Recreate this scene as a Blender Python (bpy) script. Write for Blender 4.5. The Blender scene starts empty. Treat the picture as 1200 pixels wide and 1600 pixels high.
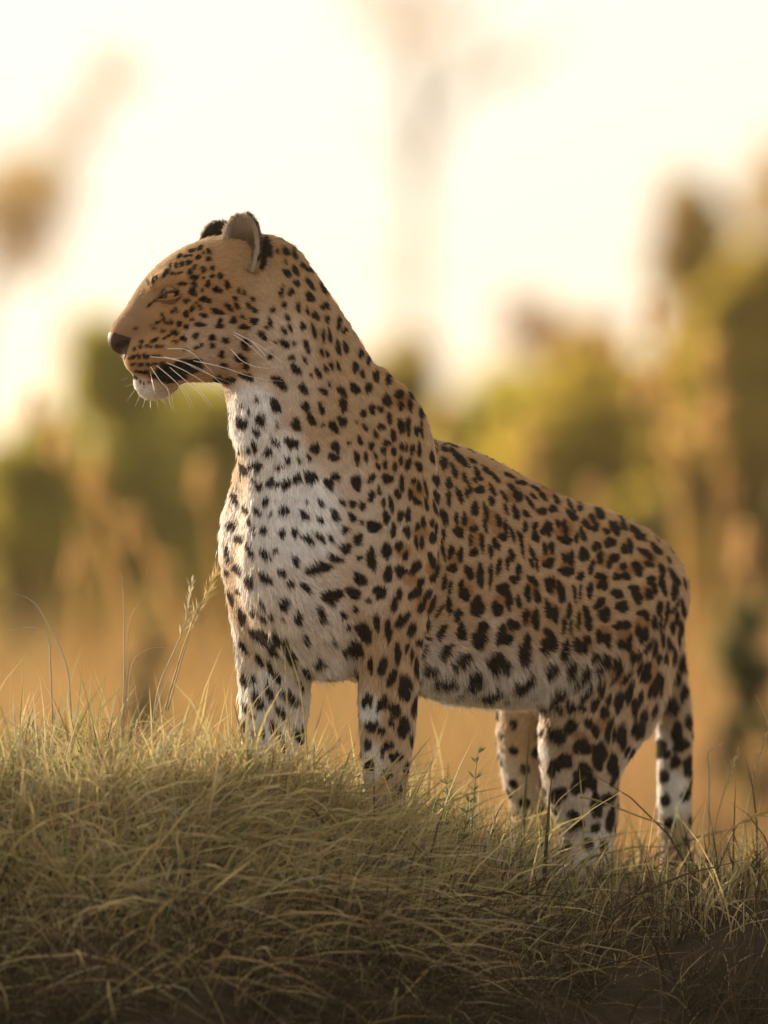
import bpy, bmesh, math, random
import numpy as np
from mathutils import Vector, Matrix
from mathutils.bvhtree import BVHTree

R = math.radians
rng = np.random.default_rng(7)
random.seed(7)
sc = bpy.context.scene
col = sc.collection

# ------------------------------------------------------------------ camera, sky, sun, exposure
DIST = 14.0            # metres from the lens to the leopard
CAMZ = 0.8
cam_d = bpy.data.cameras.new('camera')
cam = bpy.data.objects.new('camera', cam_d)
col.objects.link(cam)
cam.location = (0, -DIST, CAMZ)
cam.rotation_euler = (R(90), 0, 0)
cam_d.sensor_fit = 'HORIZONTAL'
cam_d.sensor_width = 36
cam_d.lens = 36 * DIST / 1.2
cam_d.clip_start = 0.5
cam_d.clip_end = 4000
cam_d.dof.use_dof = True
cam_d.dof.focus_distance = DIST - 0.22
cam_d.dof.aperture_fstop = 3.4
sc.camera = cam

SUN_AZ = R(-42)        # measured from +Y (away from the camera) towards +X
SUN_EL = R(14)
world = bpy.data.worlds.new('World')
sc.world = world
world.use_nodes = True
nt = world.node_tree
bg = nt.nodes['Background']
sky = nt.nodes.new('ShaderNodeTexSky')
sky.sky_type = 'NISHITA'
sky.sun_disc = False
sky.sun_elevation = SUN_EL
sky.sun_rotation = SUN_AZ
sky.air_density = 1.0
sky.dust_density = 1.2
sky.ozone_density = 1.0
bg.inputs['Strength'].default_value = 0.12
hs = nt.nodes.new('ShaderNodeHueSaturation')          # milky evening air, the whole sky alike
hs.inputs['Saturation'].default_value = 0.65
nt.links.new(sky.outputs['Color'], hs.inputs['Color'])
veil = nt.nodes.new('ShaderNodeMix')                    # thin high cloud, even over the whole sky
veil.data_type = 'RGBA'
veil.inputs['Factor'].default_value = 0.80
veil.inputs[7].default_value = (2.88, 2.64, 2.34, 1)
nt.links.new(hs.outputs['Color'], veil.inputs[6])
nt.links.new(veil.outputs[2], bg.inputs['Color'])
sun_d = bpy.data.lights.new('sun', 'SUN')
sun_d.energy = 4.2
sun_d.angle = R(0.6)
sun_d.color = (1.0, 0.80, 0.56)
sun = bpy.data.objects.new('sun', sun_d)
col.objects.link(sun)
sdir = Vector((math.sin(SUN_AZ) * math.cos(SUN_EL), math.cos(SUN_AZ) * math.cos(SUN_EL), math.sin(SUN_EL)))
sun.rotation_euler = sdir.to_track_quat('Z', 'Y').to_euler()
sc.view_settings.view_transform = 'Standard'
sc.view_settings.look = 'None'
sc.view_settings.gamma = 1.0
sc.view_settings.exposure = 1.34
sc.cycles.use_denoising = True
sc.cycles.max_bounces = 8
sc.cycles.diffuse_bounces = 4
sc.cycles.glossy_bounces = 3
sc.cycles.transmission_bounces = 6
sc.cycles.sample_clamp_indirect = 8
sc.cycles_curves.shape = 'RIBBONS'

# ------------------------------------------------------------------ helpers
def P(px, py, d=0.0):
    """a point d metres behind the leopard's plane, written in 1 mm steps of that plane"""
    k = 0.001 * (DIST + d) / DIST
    return np.array([(px - 600) * k, d, CAMZ + (800 - py) * k])

def mesh_obj(name, verts, faces, mat, parent=None, smooth=True):
    me = bpy.data.meshes.new(name)
    me.from_pydata([tuple(v) for v in verts], [], [tuple(int(i) for i in f) for f in faces])
    if smooth:
        me.polygons.foreach_set('use_smooth', [True] * len(me.polygons))
    me.materials.append(mat)
    o = bpy.data.objects.new(name, me)
    col.objects.link(o)
    if parent:
        o.parent = parent
    return o

def fast_mesh(name, verts, quads, mat, parent=None, colors=None, smooth=False):
    """numpy arrays -> mesh with an optional per-vertex colour attribute 'tint'"""
    verts = np.asarray(verts, np.float32); quads = np.asarray(quads, np.int32)
    n = quads.shape[1]
    me = bpy.data.meshes.new(name)
    me.vertices.add(len(verts)); me.vertices.foreach_set('co', verts.ravel())
    me.loops.add(quads.size); me.loops.foreach_set('vertex_index', quads.ravel())
    me.polygons.add(len(quads))
    me.polygons.foreach_set('loop_start', np.arange(0, quads.size, n, dtype=np.int32))
    if smooth:
        me.polygons.foreach_set('use_smooth', np.ones(len(quads), bool))
    me.update(calc_edges=True); me.validate()
    if colors is not None:
        a = me.attributes.new('tint', 'FLOAT_COLOR', 'POINT')
        c = np.ones((len(verts), 4), np.float32); c[:, :3] = colors
        a.data.foreach_set('color', c.ravel())
    me.materials.append(mat)
    o = bpy.data.objects.new(name, me)
    col.objects.link(o)
    if parent: o.parent = parent
    return o

def tag(o, label=None, cat=None, group=None, kind=None):
    if label: o['label'] = label
    if cat: o['category'] = cat
    if group: o['group'] = group
    if kind: o['kind'] = kind
    return o

def empty(name, loc=(0, 0, 0)):
    o = bpy.data.objects.new(name, None)
    o.location = loc
    o.empty_display_size = 0.05
    col.objects.link(o)
    return o

def keep(o, parent):
    """parent while keeping world placement"""
    o.parent = parent
    o.matrix_parent_inverse = Matrix.Translation(-Vector(parent.location))
    return o

def new_mat(name):
    m = bpy.data.materials.new(name); m.use_nodes = True
    n = m.node_tree.nodes; n.clear()
    out = n.new('ShaderNodeOutputMaterial')
    return m, n, m.node_tree.links, out

def mat_plain(name, color, rough=0.6, noise=0.0, nscale=40, spec=0.5):
    m, n, l, out = new_mat(name)
    b = n.new('ShaderNodeBsdfPrincipled')
    b.inputs['Roughness'].default_value = rough
    b.inputs['Specular IOR Level'].default_value = spec
    if noise:
        t = n.new('ShaderNodeTexNoise'); t.inputs['Scale'].default_value = nscale; t.inputs['Detail'].default_value = 6
        r = n.new('ShaderNodeValToRGB')
        r.color_ramp.elements[0].position = 0.3; r.color_ramp.elements[1].position = 0.7
        r.color_ramp.elements[0].color = tuple(c * (1 - noise) for c in color) + (1,)
        r.color_ramp.elements[1].color = tuple(min(1, c * (1 + noise)) for c in color) + (1,)
        l.new(t.outputs['Fac'], r.inputs['Fac']); l.new(r.outputs['Color'], b.inputs['Base Color'])
    else:
        b.inputs['Base Color'].default_value = tuple(color) + (1,)
    l.new(b.outputs[0], out.inputs[0])
    return m

def mat_leafy(name, trans=0.45, rough=0.7, spec=0.2):
    """thin plant tissue: colour from the 'tint' attribute, part of the light passes through"""
    m, n, l, out = new_mat(name)
    a = n.new('ShaderNodeAttribute'); a.attribute_name = 'tint'
    b = n.new('ShaderNodeBsdfPrincipled')
    b.inputs['Roughness'].default_value = rough; b.inputs['Specular IOR Level'].default_value = spec
    t = n.new('ShaderNodeBsdfTranslucent')
    mx = n.new('ShaderNodeMixShader'); mx.inputs[0].default_value = trans
    l.new(a.outputs['Color'], b.inputs['Base Color']); l.new(a.outputs['Color'], t.inputs['Color'])
    l.new(b.outputs[0], mx.inputs[1]); l.new(t.outputs[0], mx.inputs[2]); l.new(mx.outputs[0], out.inputs[0])
    return m

def smooth01(x):
    x = np.clip(x, 0, 1); return x * x * (3 - 2 * x)

def vnoise(x, y, seed=0):
    """cheap smooth 2-D value noise"""
    x = np.asarray(x, float); y = np.asarray(y, float)
    xi = np.floor(x).astype(int); yi = np.floor(y).astype(int)
    fx = smooth01(x - xi); fy = smooth01(y - yi)
    def h(a, b):
        v = np.sin(a * 127.1 + b * 311.7 + seed * 74.7) * 43758.5453
        return v - np.floor(v)
    return (h(xi, yi) * (1 - fx) + h(xi + 1, yi) * fx) * (1 - fy) + (h(xi, yi + 1) * (1 - fx) + h(xi + 1, yi + 1) * fx) * fy

# ------------------------------------------------------------------ terrain: plain and mound
GROUND_Z = -0.62
def mound_z(x, y):
    x = np.asarray(x, float); y = np.asarray(y, float)
    crest = np.interp(x, [-1.6, -0.75, -0.45, -0.2, 0.0, 0.3, 0.55, 1.0, 1.8], [0.34, 0.375, 0.37, 0.33, 0.312, 0.188, 0.178, 0.160, 0.03])
    # falls away to the camera and behind
    yc = np.interp(x, [-1.0, -0.3, 0.3, 1.0], [-0.22, -0.24, 0.10, 0.22])
    front = np.clip((yc - 0.24 - y), 0, None)
    back = np.clip((y - yc - 0.25), 0, None)
    f = 1.05 * (1 - np.exp(-(front / 0.68) ** 1.7)) * 0.98
    b = 0.95 * (1 - np.exp(-(back / 1.0) ** 1.6))
    side = 0.6 * smooth01((np.abs(x) - 1.0) / 1.4)
    n = (vnoise(x * 5, y * 5, 1) - .5) * 0.085 + (vnoise(x * 19, y * 19, 2) - .5) * 0.02
    lump = 0.05 * np.exp(-(((x + 0.44) / 0.07) ** 2 + ((y + 0.22) / 0.09) ** 2))
    z = crest - f - b - side + n + lump
    return np.maximum(z, GROUND_Z + 0.02 * n)

soil = mat_plain('soil', (0.045, 0.030, 0.019), 0.95, 0.4, 30, 0.1)
def grid_mesh(name, xs, ys, zf, mat):
    X, Y = np.meshgrid(xs, ys, indexing='ij')
    Z = zf(X, Y)
    v = np.stack([X, Y, Z], -1).reshape(-1, 3)
    nx, ny = len(xs), len(ys)
    i, j = np.meshgrid(np.arange(nx - 1), np.arange(ny - 1), indexing='ij')
    a = (i * ny + j).ravel()
    return fast_mesh(name, v, np.stack([a, a + ny, a + ny + 1, a + 1], 1), mat, smooth=True)
mound = grid_mesh('mound', np.linspace(-2.6, 2.6, 180), np.linspace(-2.4, 3.0, 180), mound_z, soil)
tag(mound, kind='structure')

m, n, l, out = new_mat('dry_plain')
tc = n.new('ShaderNodeTexCoord')
t1 = n.new('ShaderNodeTexNoise'); t1.inputs['Scale'].default_value = 0.35; t1.inputs['Detail'].default_value = 8
r1 = n.new('ShaderNodeValToRGB')
r1.color_ramp.elements[0].color = (0.24, 0.12, 0.05, 1); r1.color_ramp.elements[0].position = 0.3
r1.color_ramp.elements[1].color = (0.36, 0.205, 0.09, 1); r1.color_ramp.elements[1].position = 0.7
b1 = n.new('ShaderNodeBsdfPrincipled'); b1.inputs['Roughness'].default_value = 0.95
b1.inputs['Specular IOR Level'].default_value = 0.1
l.new(tc.outputs['Object'], t1.inputs['Vector']); l.new(t1.outputs['Fac'], r1.inputs['Fac'])
l.new(r1.outputs['Color'], b1.inputs['Base Color']); l.new(b1.outputs[0], out.inputs[0])
def plain_z(x, y):
    return GROUND_Z - 0.005 + 0.0 * x
ground = grid_mesh('ground', np.linspace(-900, 900, 61), np.linspace(-300, 1600, 61), plain_z, m)
tag(ground, kind='structure')
#LEOPARD_BEGIN
# ------------------------------------------------------------------ LEOPARD
TH = R(50)
HEAD = np.array([-math.cos(TH), -math.sin(TH), 0.0])         # the way the body faces
LEFT = np.array([math.sin(TH), -math.cos(TH), 0.0])          # its left side, towards the camera
UP = np.array([0, 0, 1.0])
def ax_d(px):                                                # depth of the body's midplane at this station
    return -0.20 + (px - 560) * 0.001 * math.tan(TH)

def catmull(S, m=4):
    S = np.asarray(S, float)
    Q = np.vstack([2 * S[0] - S[1], S, 2 * S[-1] - S[-2]])
    outp = []
    for i in range(1, len(Q) - 2):
        for t in np.arange(m) / m:
            p0, p1, p2, p3 = Q[i - 1], Q[i], Q[i + 1], Q[i + 2]
            outp.append(0.5 * (2 * p1 + (p2 - p0) * t + (2 * p0 - 5 * p1 + 4 * p2 - p3) * t * t + (3 * p1 - p0 - 3 * p2 + p3) * t ** 3))
    outp.append(S[-1])
    return np.array(outp)

class Sweep:
    def __init__(s, stations, lat, k=0.02, m=4, flow=1, flen=0.014):
        """stations: px,py,d,half size in the picture plane,half size across (mm)"""
        T = catmull([list(P(a, b, c)) + [e * .001, f * .001] for a, b, c, e, f in stations], m)
        T[:, 3:] = np.maximum(T[:, 3:], 0.004)
        s.c = T[:, :3]; s.a = T[:, 3]; s.b = T[:, 4]; s.lat = np.asarray(lat, float); s.k = k
        s.flow = flow
    def bounds(s, m):
        r = np.maximum(s.a, s.b)[:, None] + m
        return (s.c - r).min(0), (s.c + r).max(0)
    def segs(s):
        for i in range(len(s.c) - 1):
            yield s.c[i], s.c[i + 1], s.a[i], s.a[i + 1], s.b[i], s.b[i + 1]
    def seg_dist(s, p, A, B, a0, a1, b0, b1):
        AB = (B - A).astype(p.dtype); A = A.astype(p.dtype); L2 = AB @ AB; T = AB / np.sqrt(L2)
        t = np.clip(((p - A) @ AB) / L2, 0, 1)
        q = p - A - t[..., None] * AB
        l = s.lat - T * (s.lat @ T); l /= np.linalg.norm(l)
        l = l.astype(p.dtype); u = np.cross(T, l)
        a0, a1, b0, b1 = [p.dtype.type(q_) for q_ in (a0, a1, b0, b1)]
        a = a0 + t * (a1 - a0); b = b0 + t * (b1 - b0)
        r = np.minimum(a, b)
        qu = q @ u; ql = q @ l; qt = q @ T
        k0 = np.sqrt((qu / a) ** 2 + (ql / b) ** 2 + (qt / r) ** 2) + 1e-9
        k1 = np.sqrt((qu / a ** 2) ** 2 + (ql / b ** 2) ** 2 + (qt / r ** 2) ** 2) + 1e-9
        return k0 * (k0 - 1) / k1 * np.where(k0 < 0.3, 0.5, 1), t

def smin(a, b, k):
    h = np.clip(k - np.abs(a - b), 0, None) / k
    return np.minimum(a, b) - h * h * k * 0.25
def smax(a, b, k):
    return -smin(-a, -b, k)

HD = -0.265            # depth of the head's midplane
YL = np.array([0, 1.0, 0])
def bodyst(px, top, bot, hw, shift=0):
    return (px, (top + bot) / 2, ax_d(px) + shift, (bot - top) / 2, hw)
parts = []
# trunk
parts.append(Sweep([bodyst(478, 790, 1015, 95), bodyst(520, 735, 1048, 118), bodyst(580, 690, 1066, 130), bodyst(640, 680, 1082, 132), bodyst(700, 694, 1092, 136),
                    bodyst(770, 731, 1100, 142), bodyst(840, 763, 1103, 142), bodyst(905, 783, 1085, 136), bodyst(955, 804, 1050, 120), bodyst(998, 846, 1010, 88), bodyst(1016, 885, 985, 55)], LEFT, 0.03))
# neck
parts.append(Sweep([(408, 450, HD, 86, 72), (430, 505, HD + .005, 100, 80), (458, 570, HD + .015, 112, 88), (492, 650, HD + .03, 124, 100), (530, 740, HD + .055, 140, 118), (560, 830, HD + .075, 140, 125)], YL, 0.035))
# breast
parts.append(Sweep([(432, 670, -.285, 58, 52), (455, 760, -.31, 74, 60), (468, 850, -.325, 82, 62), (490, 950, -.315, 80, 60), (515, 1010, -.29, 45, 45)], YL, 0.05))
# left shoulder and foreleg
parts.append(Sweep([(590, 590, -.235, 22, 20), (622, 645, -.24, 40, 32), (634, 705, -.25, 50, 42), (626, 780, -.275, 62, 50), (616, 870, -.30, 72, 58), (608, 950, -.305, 66, 60), (606, 1020, -.30, 54, 56), (606, 1090, -.295, 49, 50),
                    (605, 1150, -.29, 46, 46), (602, 1210, -.295, 40, 40), (599, 1260, -.30, 35, 36), (592, 1300, -.325, 38, 44), (578, 1318, -.36, 36, 40)], YL, 0.017))
# right shoulder and foreleg
parts.append(Sweep([(470, 680, -.16, 40, 30), (440, 770, -.20, 74, 50), (425, 850, -.23, 80, 60), (424, 930, -.235, 68, 60), (430, 1010, -.215, 58, 55), (432, 1080, -.215, 56, 52),
                    (429, 1140, -.21, 51, 47), (424, 1200, -.215, 44, 42), (424, 1245, -.22, 38, 38), (416, 1285, -.245, 38, 44), (402, 1300, -.28, 36, 40)], YL, 0.045))
# left haunch and hind leg
parts.append(Sweep([(1000, 900, .27, 62, 50), (985, 960, .245, 102, 75), (960, 1030, .215, 118, 84), (932, 1100, .185, 113, 78), (915, 1160, .17, 95, 66), (910, 1220, .185, 79, 55),
                    (918, 1280, .215, 63, 46), (912, 1330, .21, 51, 41), (900, 1375, .19, 46, 41), (880, 1405, .15, 49, 50)], LEFT, 0.03))
# right haunch and hind leg
parts.append(Sweep([(900, 930, .36, 62, 50), (880, 1000, .36, 98, 67), (850, 1080, .34, 93, 63), (828, 1140, .32, 66, 52), (824, 1200, .335, 51, 45),
                    (832, 1260, .375, 44, 38), (830, 1310, .375, 39, 36), (822, 1355, .355, 39, 36), (806, 1385, .32, 41, 45)], LEFT, 0.025))
# tail
parts.append(Sweep([(1000, 888, .33, 36, 38), (1022, 918, .375, 32, 34), (1040, 968, .41, 31, 32), (1046, 1040, .425, 31, 32), (1053, 1120, .43, 33, 33), (1054, 1200, .43, 33, 33),
                    (1054, 1280, .43, 32, 32), (1058, 1350, .44, 30, 30)], YL, 0.02))
NBODY = len(parts)
# head: skull to nose
parts.append(Sweep([(412, 452, HD, 86, 66), (355, 450, HD, 81, 72), (306, 461, HD, 74, 62), (266, 479, HD, 60, 48), (231, 504, HD, 42, 39), (206, 520, HD, 32, 32), (191, 530, HD, 22, 24)], YL, 0.02))
# upper lip pads
for sgn in (-1, 1):
    parts.append(Sweep([(290, 548, HD + sgn * .026, 30, 26), (252, 555, HD + sgn * .029, 31, 26), (222, 560, HD + sgn * .022, 28, 24), (208, 563, HD + sgn * .011, 19, 15)], YL, 0.012))
# jaw
parts.append(Sweep([(370, 545, HD, 48, 56), (320, 563, HD, 33, 48), (280, 577, HD, 22, 38), (248, 593, HD, 25, 32), (230, 598, HD, 22, 25)], YL, 0.014))
# cheeks
for sgn in (-1, 1):
    parts.append(Sweep([(380, 500, HD + sgn * .04, 62, 38), (330, 520, HD + sgn * .042, 50, 30), (300, 525, HD + sgn * .036, 36, 24)], YL, 0.025))
    parts.append(Sweep([(302, 432, HD + sgn * .043, 16, 17), (272, 435, HD + sgn * .045, 15, 15), (246, 444, HD + sgn * .036, 12, 12)], YL, 0.014))

EYE = [P(266, 461, HD - .0455), P(266, 461, HD + .0455)]
def carve(p, d):
    for e in EYE:
        q = p - e
        s = np.sqrt(q[..., 0] ** 2 + q[..., 1] ** 2 + (q[..., 2] * 1.15) ** 2) - 0.0145
        d = smax(d, -s, 0.006)
    return d

H = 0.0042
lo = np.min([s.bounds(0.03)[0] for s in parts], 0); hi = np.max([s.bounds(0.03)[1] for s in parts], 0)
dims = np.ceil((hi - lo) / H).astype(int) + 1
F = np.full(dims, 0.3, np.float32)
for s in parts:
    MG = s.k + 0.008
    b0, b1 = s.bounds(MG)
    i0 = np.maximum(((b0 - lo) / H).astype(int), 0); i1 = np.minimum(((b1 - lo) / H).astype(int) + 1, dims)
    G = np.full(i1 - i0, 0.3, np.float32)
    for A, B, a0, a1, c0, c1 in s.segs():
        r = max(a0, a1, c0, c1) + MG
        j0 = np.maximum(((np.minimum(A, B) - r - lo) / H).astype(int), i0); j1 = np.minimum(((np.maximum(A, B) + r - lo) / H).astype(int) + 1, i1)
        gx, gy, gz = [(lo[k] + H * np.arange(j0[k], j1[k])).astype(np.float32) for k in range(3)]
        p = np.stack(np.meshgrid(gx, gy, gz, indexing='ij'), -1)
        dd, _ = s.seg_dist(p, A, B, a0, a1, c0, c1)
        sl = tuple(slice(j0[k] - i0[k], j1[k] - i0[k]) for k in range(3))
        G[sl] = np.minimum(G[sl], dd)
    sl = tuple(slice(i0[k], i1[k]) for k in range(3))
    F[sl] = smin(F[sl], G, s.k)
for e in EYE:
    i0 = ((e - 0.035 - lo) / H).astype(int); i1 = ((e + 0.035 - lo) / H).astype(int)
    sl = tuple(slice(i0[k], i1[k]) for k in range(3))
    p = np.stack(np.meshgrid(*[lo[k] + H * np.arange(i0[k], i1[k]) for k in range(3)], indexing='ij'), -1)
    F[sl] = carve(p, F[sl])
# leave room for the coat itself on the body
_gx = lo[0] + H * np.arange(dims[0])
F += (0.0055 * smooth01((_gx - P(360, 0, HD)[0]) / 0.09))[:, None, None].astype(np.float32)
def surface_nets(F):
    S = F < 0
    c = np.zeros(tuple(np.array(F.shape) - 1), np.uint8)
    for dx in (0, 1):
        for dy in (0, 1):
            for dz in (0, 1):
                c += S[dx:F.shape[0] - 1 + dx, dy:F.shape[1] - 1 + dy, dz:F.shape[2] - 1 + dz]
    act = np.argwhere((c > 0) & (c < 8))
    idx = np.full(c.shape, -1, np.int32)
    idx[tuple(act.T)] = np.arange(len(act))
    acc = np.zeros((len(act), 3)); cnt = np.zeros(len(act))
    corners = [(x, y, z) for x in (0, 1) for y in (0, 1) for z in (0, 1)]
    for a in corners:
        for ax in range(3):
            if a[ax] == 0:
                b = list(a); b[ax] = 1
                fa = F[tuple((act + a).T)]; fb = F[tuple((act + b).T)]
                mk = (fa < 0) != (fb < 0)
                t = np.where(mk, fa / np.where(mk, fa - fb, 1), 0)
                q = np.array(a, float)[None].repeat(len(act), 0); q[:, ax] = t
                acc[mk] += q[mk]; cnt[mk] += 1
    V = act + acc / cnt[:, None]
    faces = []
    for ax in range(3):
        o1, o2 = [k for k in range(3) if k != ax]
        sl0 = [slice(None)] * 3; sl1 = [slice(None)] * 3
        sl0[ax] = slice(0, -1); sl1[ax] = slice(1, None)
        ch = S[tuple(sl0)] != S[tuple(sl1)]
        e = np.argwhere(ch)
        e = e[(e[:, o1] > 0) & (e[:, o2] > 0) & (e[:, o1] < F.shape[o1] - 1) & (e[:, o2] < F.shape[o2] - 1)]
        ins = S[tuple(e.T)]
        def cell(d1, d2):
            q = e.copy(); q[:, o1] -= d1; q[:, o2] -= d2
            return idx[tuple(q.T)]
        f = np.stack([cell(1, 1), cell(0, 1), cell(0, 0), cell(1, 0)], 1)
        flip = ins if ax != 1 else ~ins
        f[~flip] = f[~flip][:, ::-1]
        faces.append(f)
    return V, np.vstack(faces)
V, Q = surface_nets(F)
V = lo + V * H
def trilin(F, p):
    g = (p - lo) / H; i = np.clip(np.floor(g).astype(int), 0, np.array(F.shape) - 2); f = g - i
    r = 0
    for dx in (0, 1):
        for dy in (0, 1):
            for dz in (0, 1):
                w = (f[:, 0] if dx else 1 - f[:, 0]) * (f[:, 1] if dy else 1 - f[:, 1]) * (f[:, 2] if dz else 1 - f[:, 2])
                r = r + w * F[i[:, 0] + dx, i[:, 1] + dy, i[:, 2] + dz]
    return r
def field_grad(p, e=0.005):
    g = np.stack([trilin(F, p + np.eye(3)[k] * e) - trilin(F, p - np.eye(3)[k] * e) for k in range(3)], -1)
    return g / (np.linalg.norm(g, axis=1, keepdims=True) + 1e-9)
# light smoothing of the net
tri_e = np.vstack([Q[:, [0, 1]], Q[:, [1, 2]], Q[:, [2, 3]], Q[:, [3, 0]]])
tri_e = np.unique(np.sort(tri_e, 1), axis=0)
def smooth_verts(V, it, w):
    deg = np.bincount(tri_e.ravel(), minlength=len(V))[:, None]
    for k in range(it):
        acc = np.zeros_like(V)
        for c in range(3):
            acc[:, c] = np.bincount(tri_e[:, 0], V[tri_e[:, 1], c], len(V)) + np.bincount(tri_e[:, 1], V[tri_e[:, 0], c], len(V))
        V = V + w * (acc / np.maximum(deg, 1) - V)
    return V
V = smooth_verts(V, 4, 0.5)
N = field_grad(V)

def to_px(p):
    k = 1000 * DIST / (DIST + p[:, 1])
    return np.stack([600 + p[:, 0] * k, 800 - (p[:, 2] - CAMZ) * k], 1)

# which way the coat lies: along each limb, head to tail
flowv = np.zeros_like(V); wsum = np.zeros(len(V))
headw = np.zeros(len(V)); 
for ip, s in enumerate(parts):
    best = np.full(len(V), 1e9); dirv = np.zeros_like(V)
    b0, b1 = s.bounds(0.08)
    mk = np.where(np.all((V > b0) & (V < b1), 1))[0]
    for A, B, a0, a1, c0, c1 in s.segs():
        dd, t = s.seg_dist(V[mk], A, B, a0, a1, c0, c1)
        up = dd < best[mk]
        T = (B - A) / np.linalg.norm(B - A)
        best[mk[up]] = dd[up]
        if ip == NBODY or (ip > NBODY): T = -T           # head sweeps run from skull to nose
        if ip == NBODY + 3 or ip == NBODY + 1 or ip == NBODY + 2: T = T
        dirv[mk[up]] = T
    w = np.exp(-np.clip(best, 0, None) / 0.012) * (best < 1)
    flowv += dirv * w[:, None]; wsum += w
    if ip >= NBODY: headw = np.maximum(headw, w * (V[:, 0] < P(395, 0, HD)[0] + .0))
flowv /= np.maximum(wsum, 1e-6)[:, None]
flowv += np.array([0, 0, -0.18])
_b = smooth01((-N[:, 2] - 0.02) / .4) * smooth01((to_px(V)[:, 0] - 640) / 40) * smooth01((1150 - to_px(V)[:, 1]) / 30) * smooth01((to_px(V)[:, 1] - 1000) / 60)
flowv += _b[:, None] * np.array([.2, 0, -1.6])
pxV = to_px(V)
#COAT_BEGIN
# ---- the coat
TILES = {}
TILES['160 340'] = """608 190 18 12 120;555 207 22 12 -20;660 213 17 12 70;595 250 15 14 0;658 260 15 12 40;478 242 22 9 -40;518 242 14 6 -25;548 238 9 7 0;630 220 7 7 0;537 282 17 16 0;495 291 16 15 0;457 301 15 14 0;422 303 18 8 80;395 345 34 14 -60;438 352 14 10 0;478 347 18 10 -10;575 311 14 14 0;543 340 18 16 0;628 324 17 18 0;685 317 13 14 0;570 375 25 17 -15;682 366 11 12 0;732 364 20 15 90;627 378 6 8 0;572 416 19 16 0;500 415 30 12 -10;655 415 22 14 90;777 421 24 17 80;715 452 28 20 30;563 466 30 22 90;619 453 12 6 90;848 458 18 9 70;883 468 14 8 80;637 514 34 20 10;523 520 19 17 0;470 505 12 8 0;822 503 18 10 60;935 507 13 12 0;585 535 8 10 0;600 553 8 8 0;613 570 8 8 0;558 571 18 16 0;785 560 38 13 45;833 550 28 12 50;908 553 24 12 60;945 577 20 14 45;1062 577 13 15 0;458 575 18 10 60;437 588 12 10 0;520 603 19 19 0;715 588 44 15 12;630 612 24 13 5;555 636 12 10 0;870 620 16 9 50;942 648 28 22 40;813 641 22 20 30;1045 657 28 12 65;380 620 24 7 60;345 655 11 10 0;395 655 28 8 30;425 657 18 13 0;478 664 17 16 0;523 684 18 15 0;605 670 34 13 -3;728 655 22 14 90;728 680 24 14 0;880 684 30 16 20;1020 685 12 9 60;1133 705 26 12 50;375 709 17 11 0;450 722 22 17 0;320 690 18 8 40;415 737 12 9 0;580 740 19 16 0;683 751 24 18 0;766 768 25 17 0;503 757 19 16 0;998 737 32 22 45;323 768 24 13 -20;385 757 12 8 0;683 801 17 14 0;458 777 11 11 0;440 770 6 6 0;245 775 10 14 0;612 798 12 8 -30;583 814 12 9 0;512 824 12 7 0;740 857 18 20 0;890 795 36 26 60;1080 775 8 6 0;1138 785 30 20 50;858 880 36 24 35;1050 870 22 16 -20;895 932 24 17 0;755 925 22 16 0;900 995 42 22 10;1105 1030 56 30 45;790 1020 40 22 5;715 1010 24 20 0;200 820 12 9 0;235 808 14 11 0;285 803 22 10 0;340 805 16 10 0;370 805 12 9 0;170 878 12 8 0;195 870 12 10 0;225 866 16 13 0;270 866 20 15 0;320 866 14 8 0;350 866 12 7 0;190 918 16 8 0;235 920 22 8 0;285 920 22 8 0;330 915 20 7 0;370 910 18 7 0;215 960 12 8 0;240 965 10 8 0;270 968 18 13 0;300 985 14 12 0;540 925 90 42 -8;430 965 85 45 10;400 1015 50 22 10;340 990 35 20 0;150 960 40 6 55;200 1000 25 8 30;235 1025 8 8 0;260 1040 8 8 0;290 1030 7 7 0;255 1060 6 6 0;315 390 22 8 95;285 405 22 7 80;335 375 14 6 70;208 697 10 6 0;1020 180 60 34 60;1000 270 50 26 95;360 506 36 10 -15;300 540 30 7 -35"""
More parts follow.
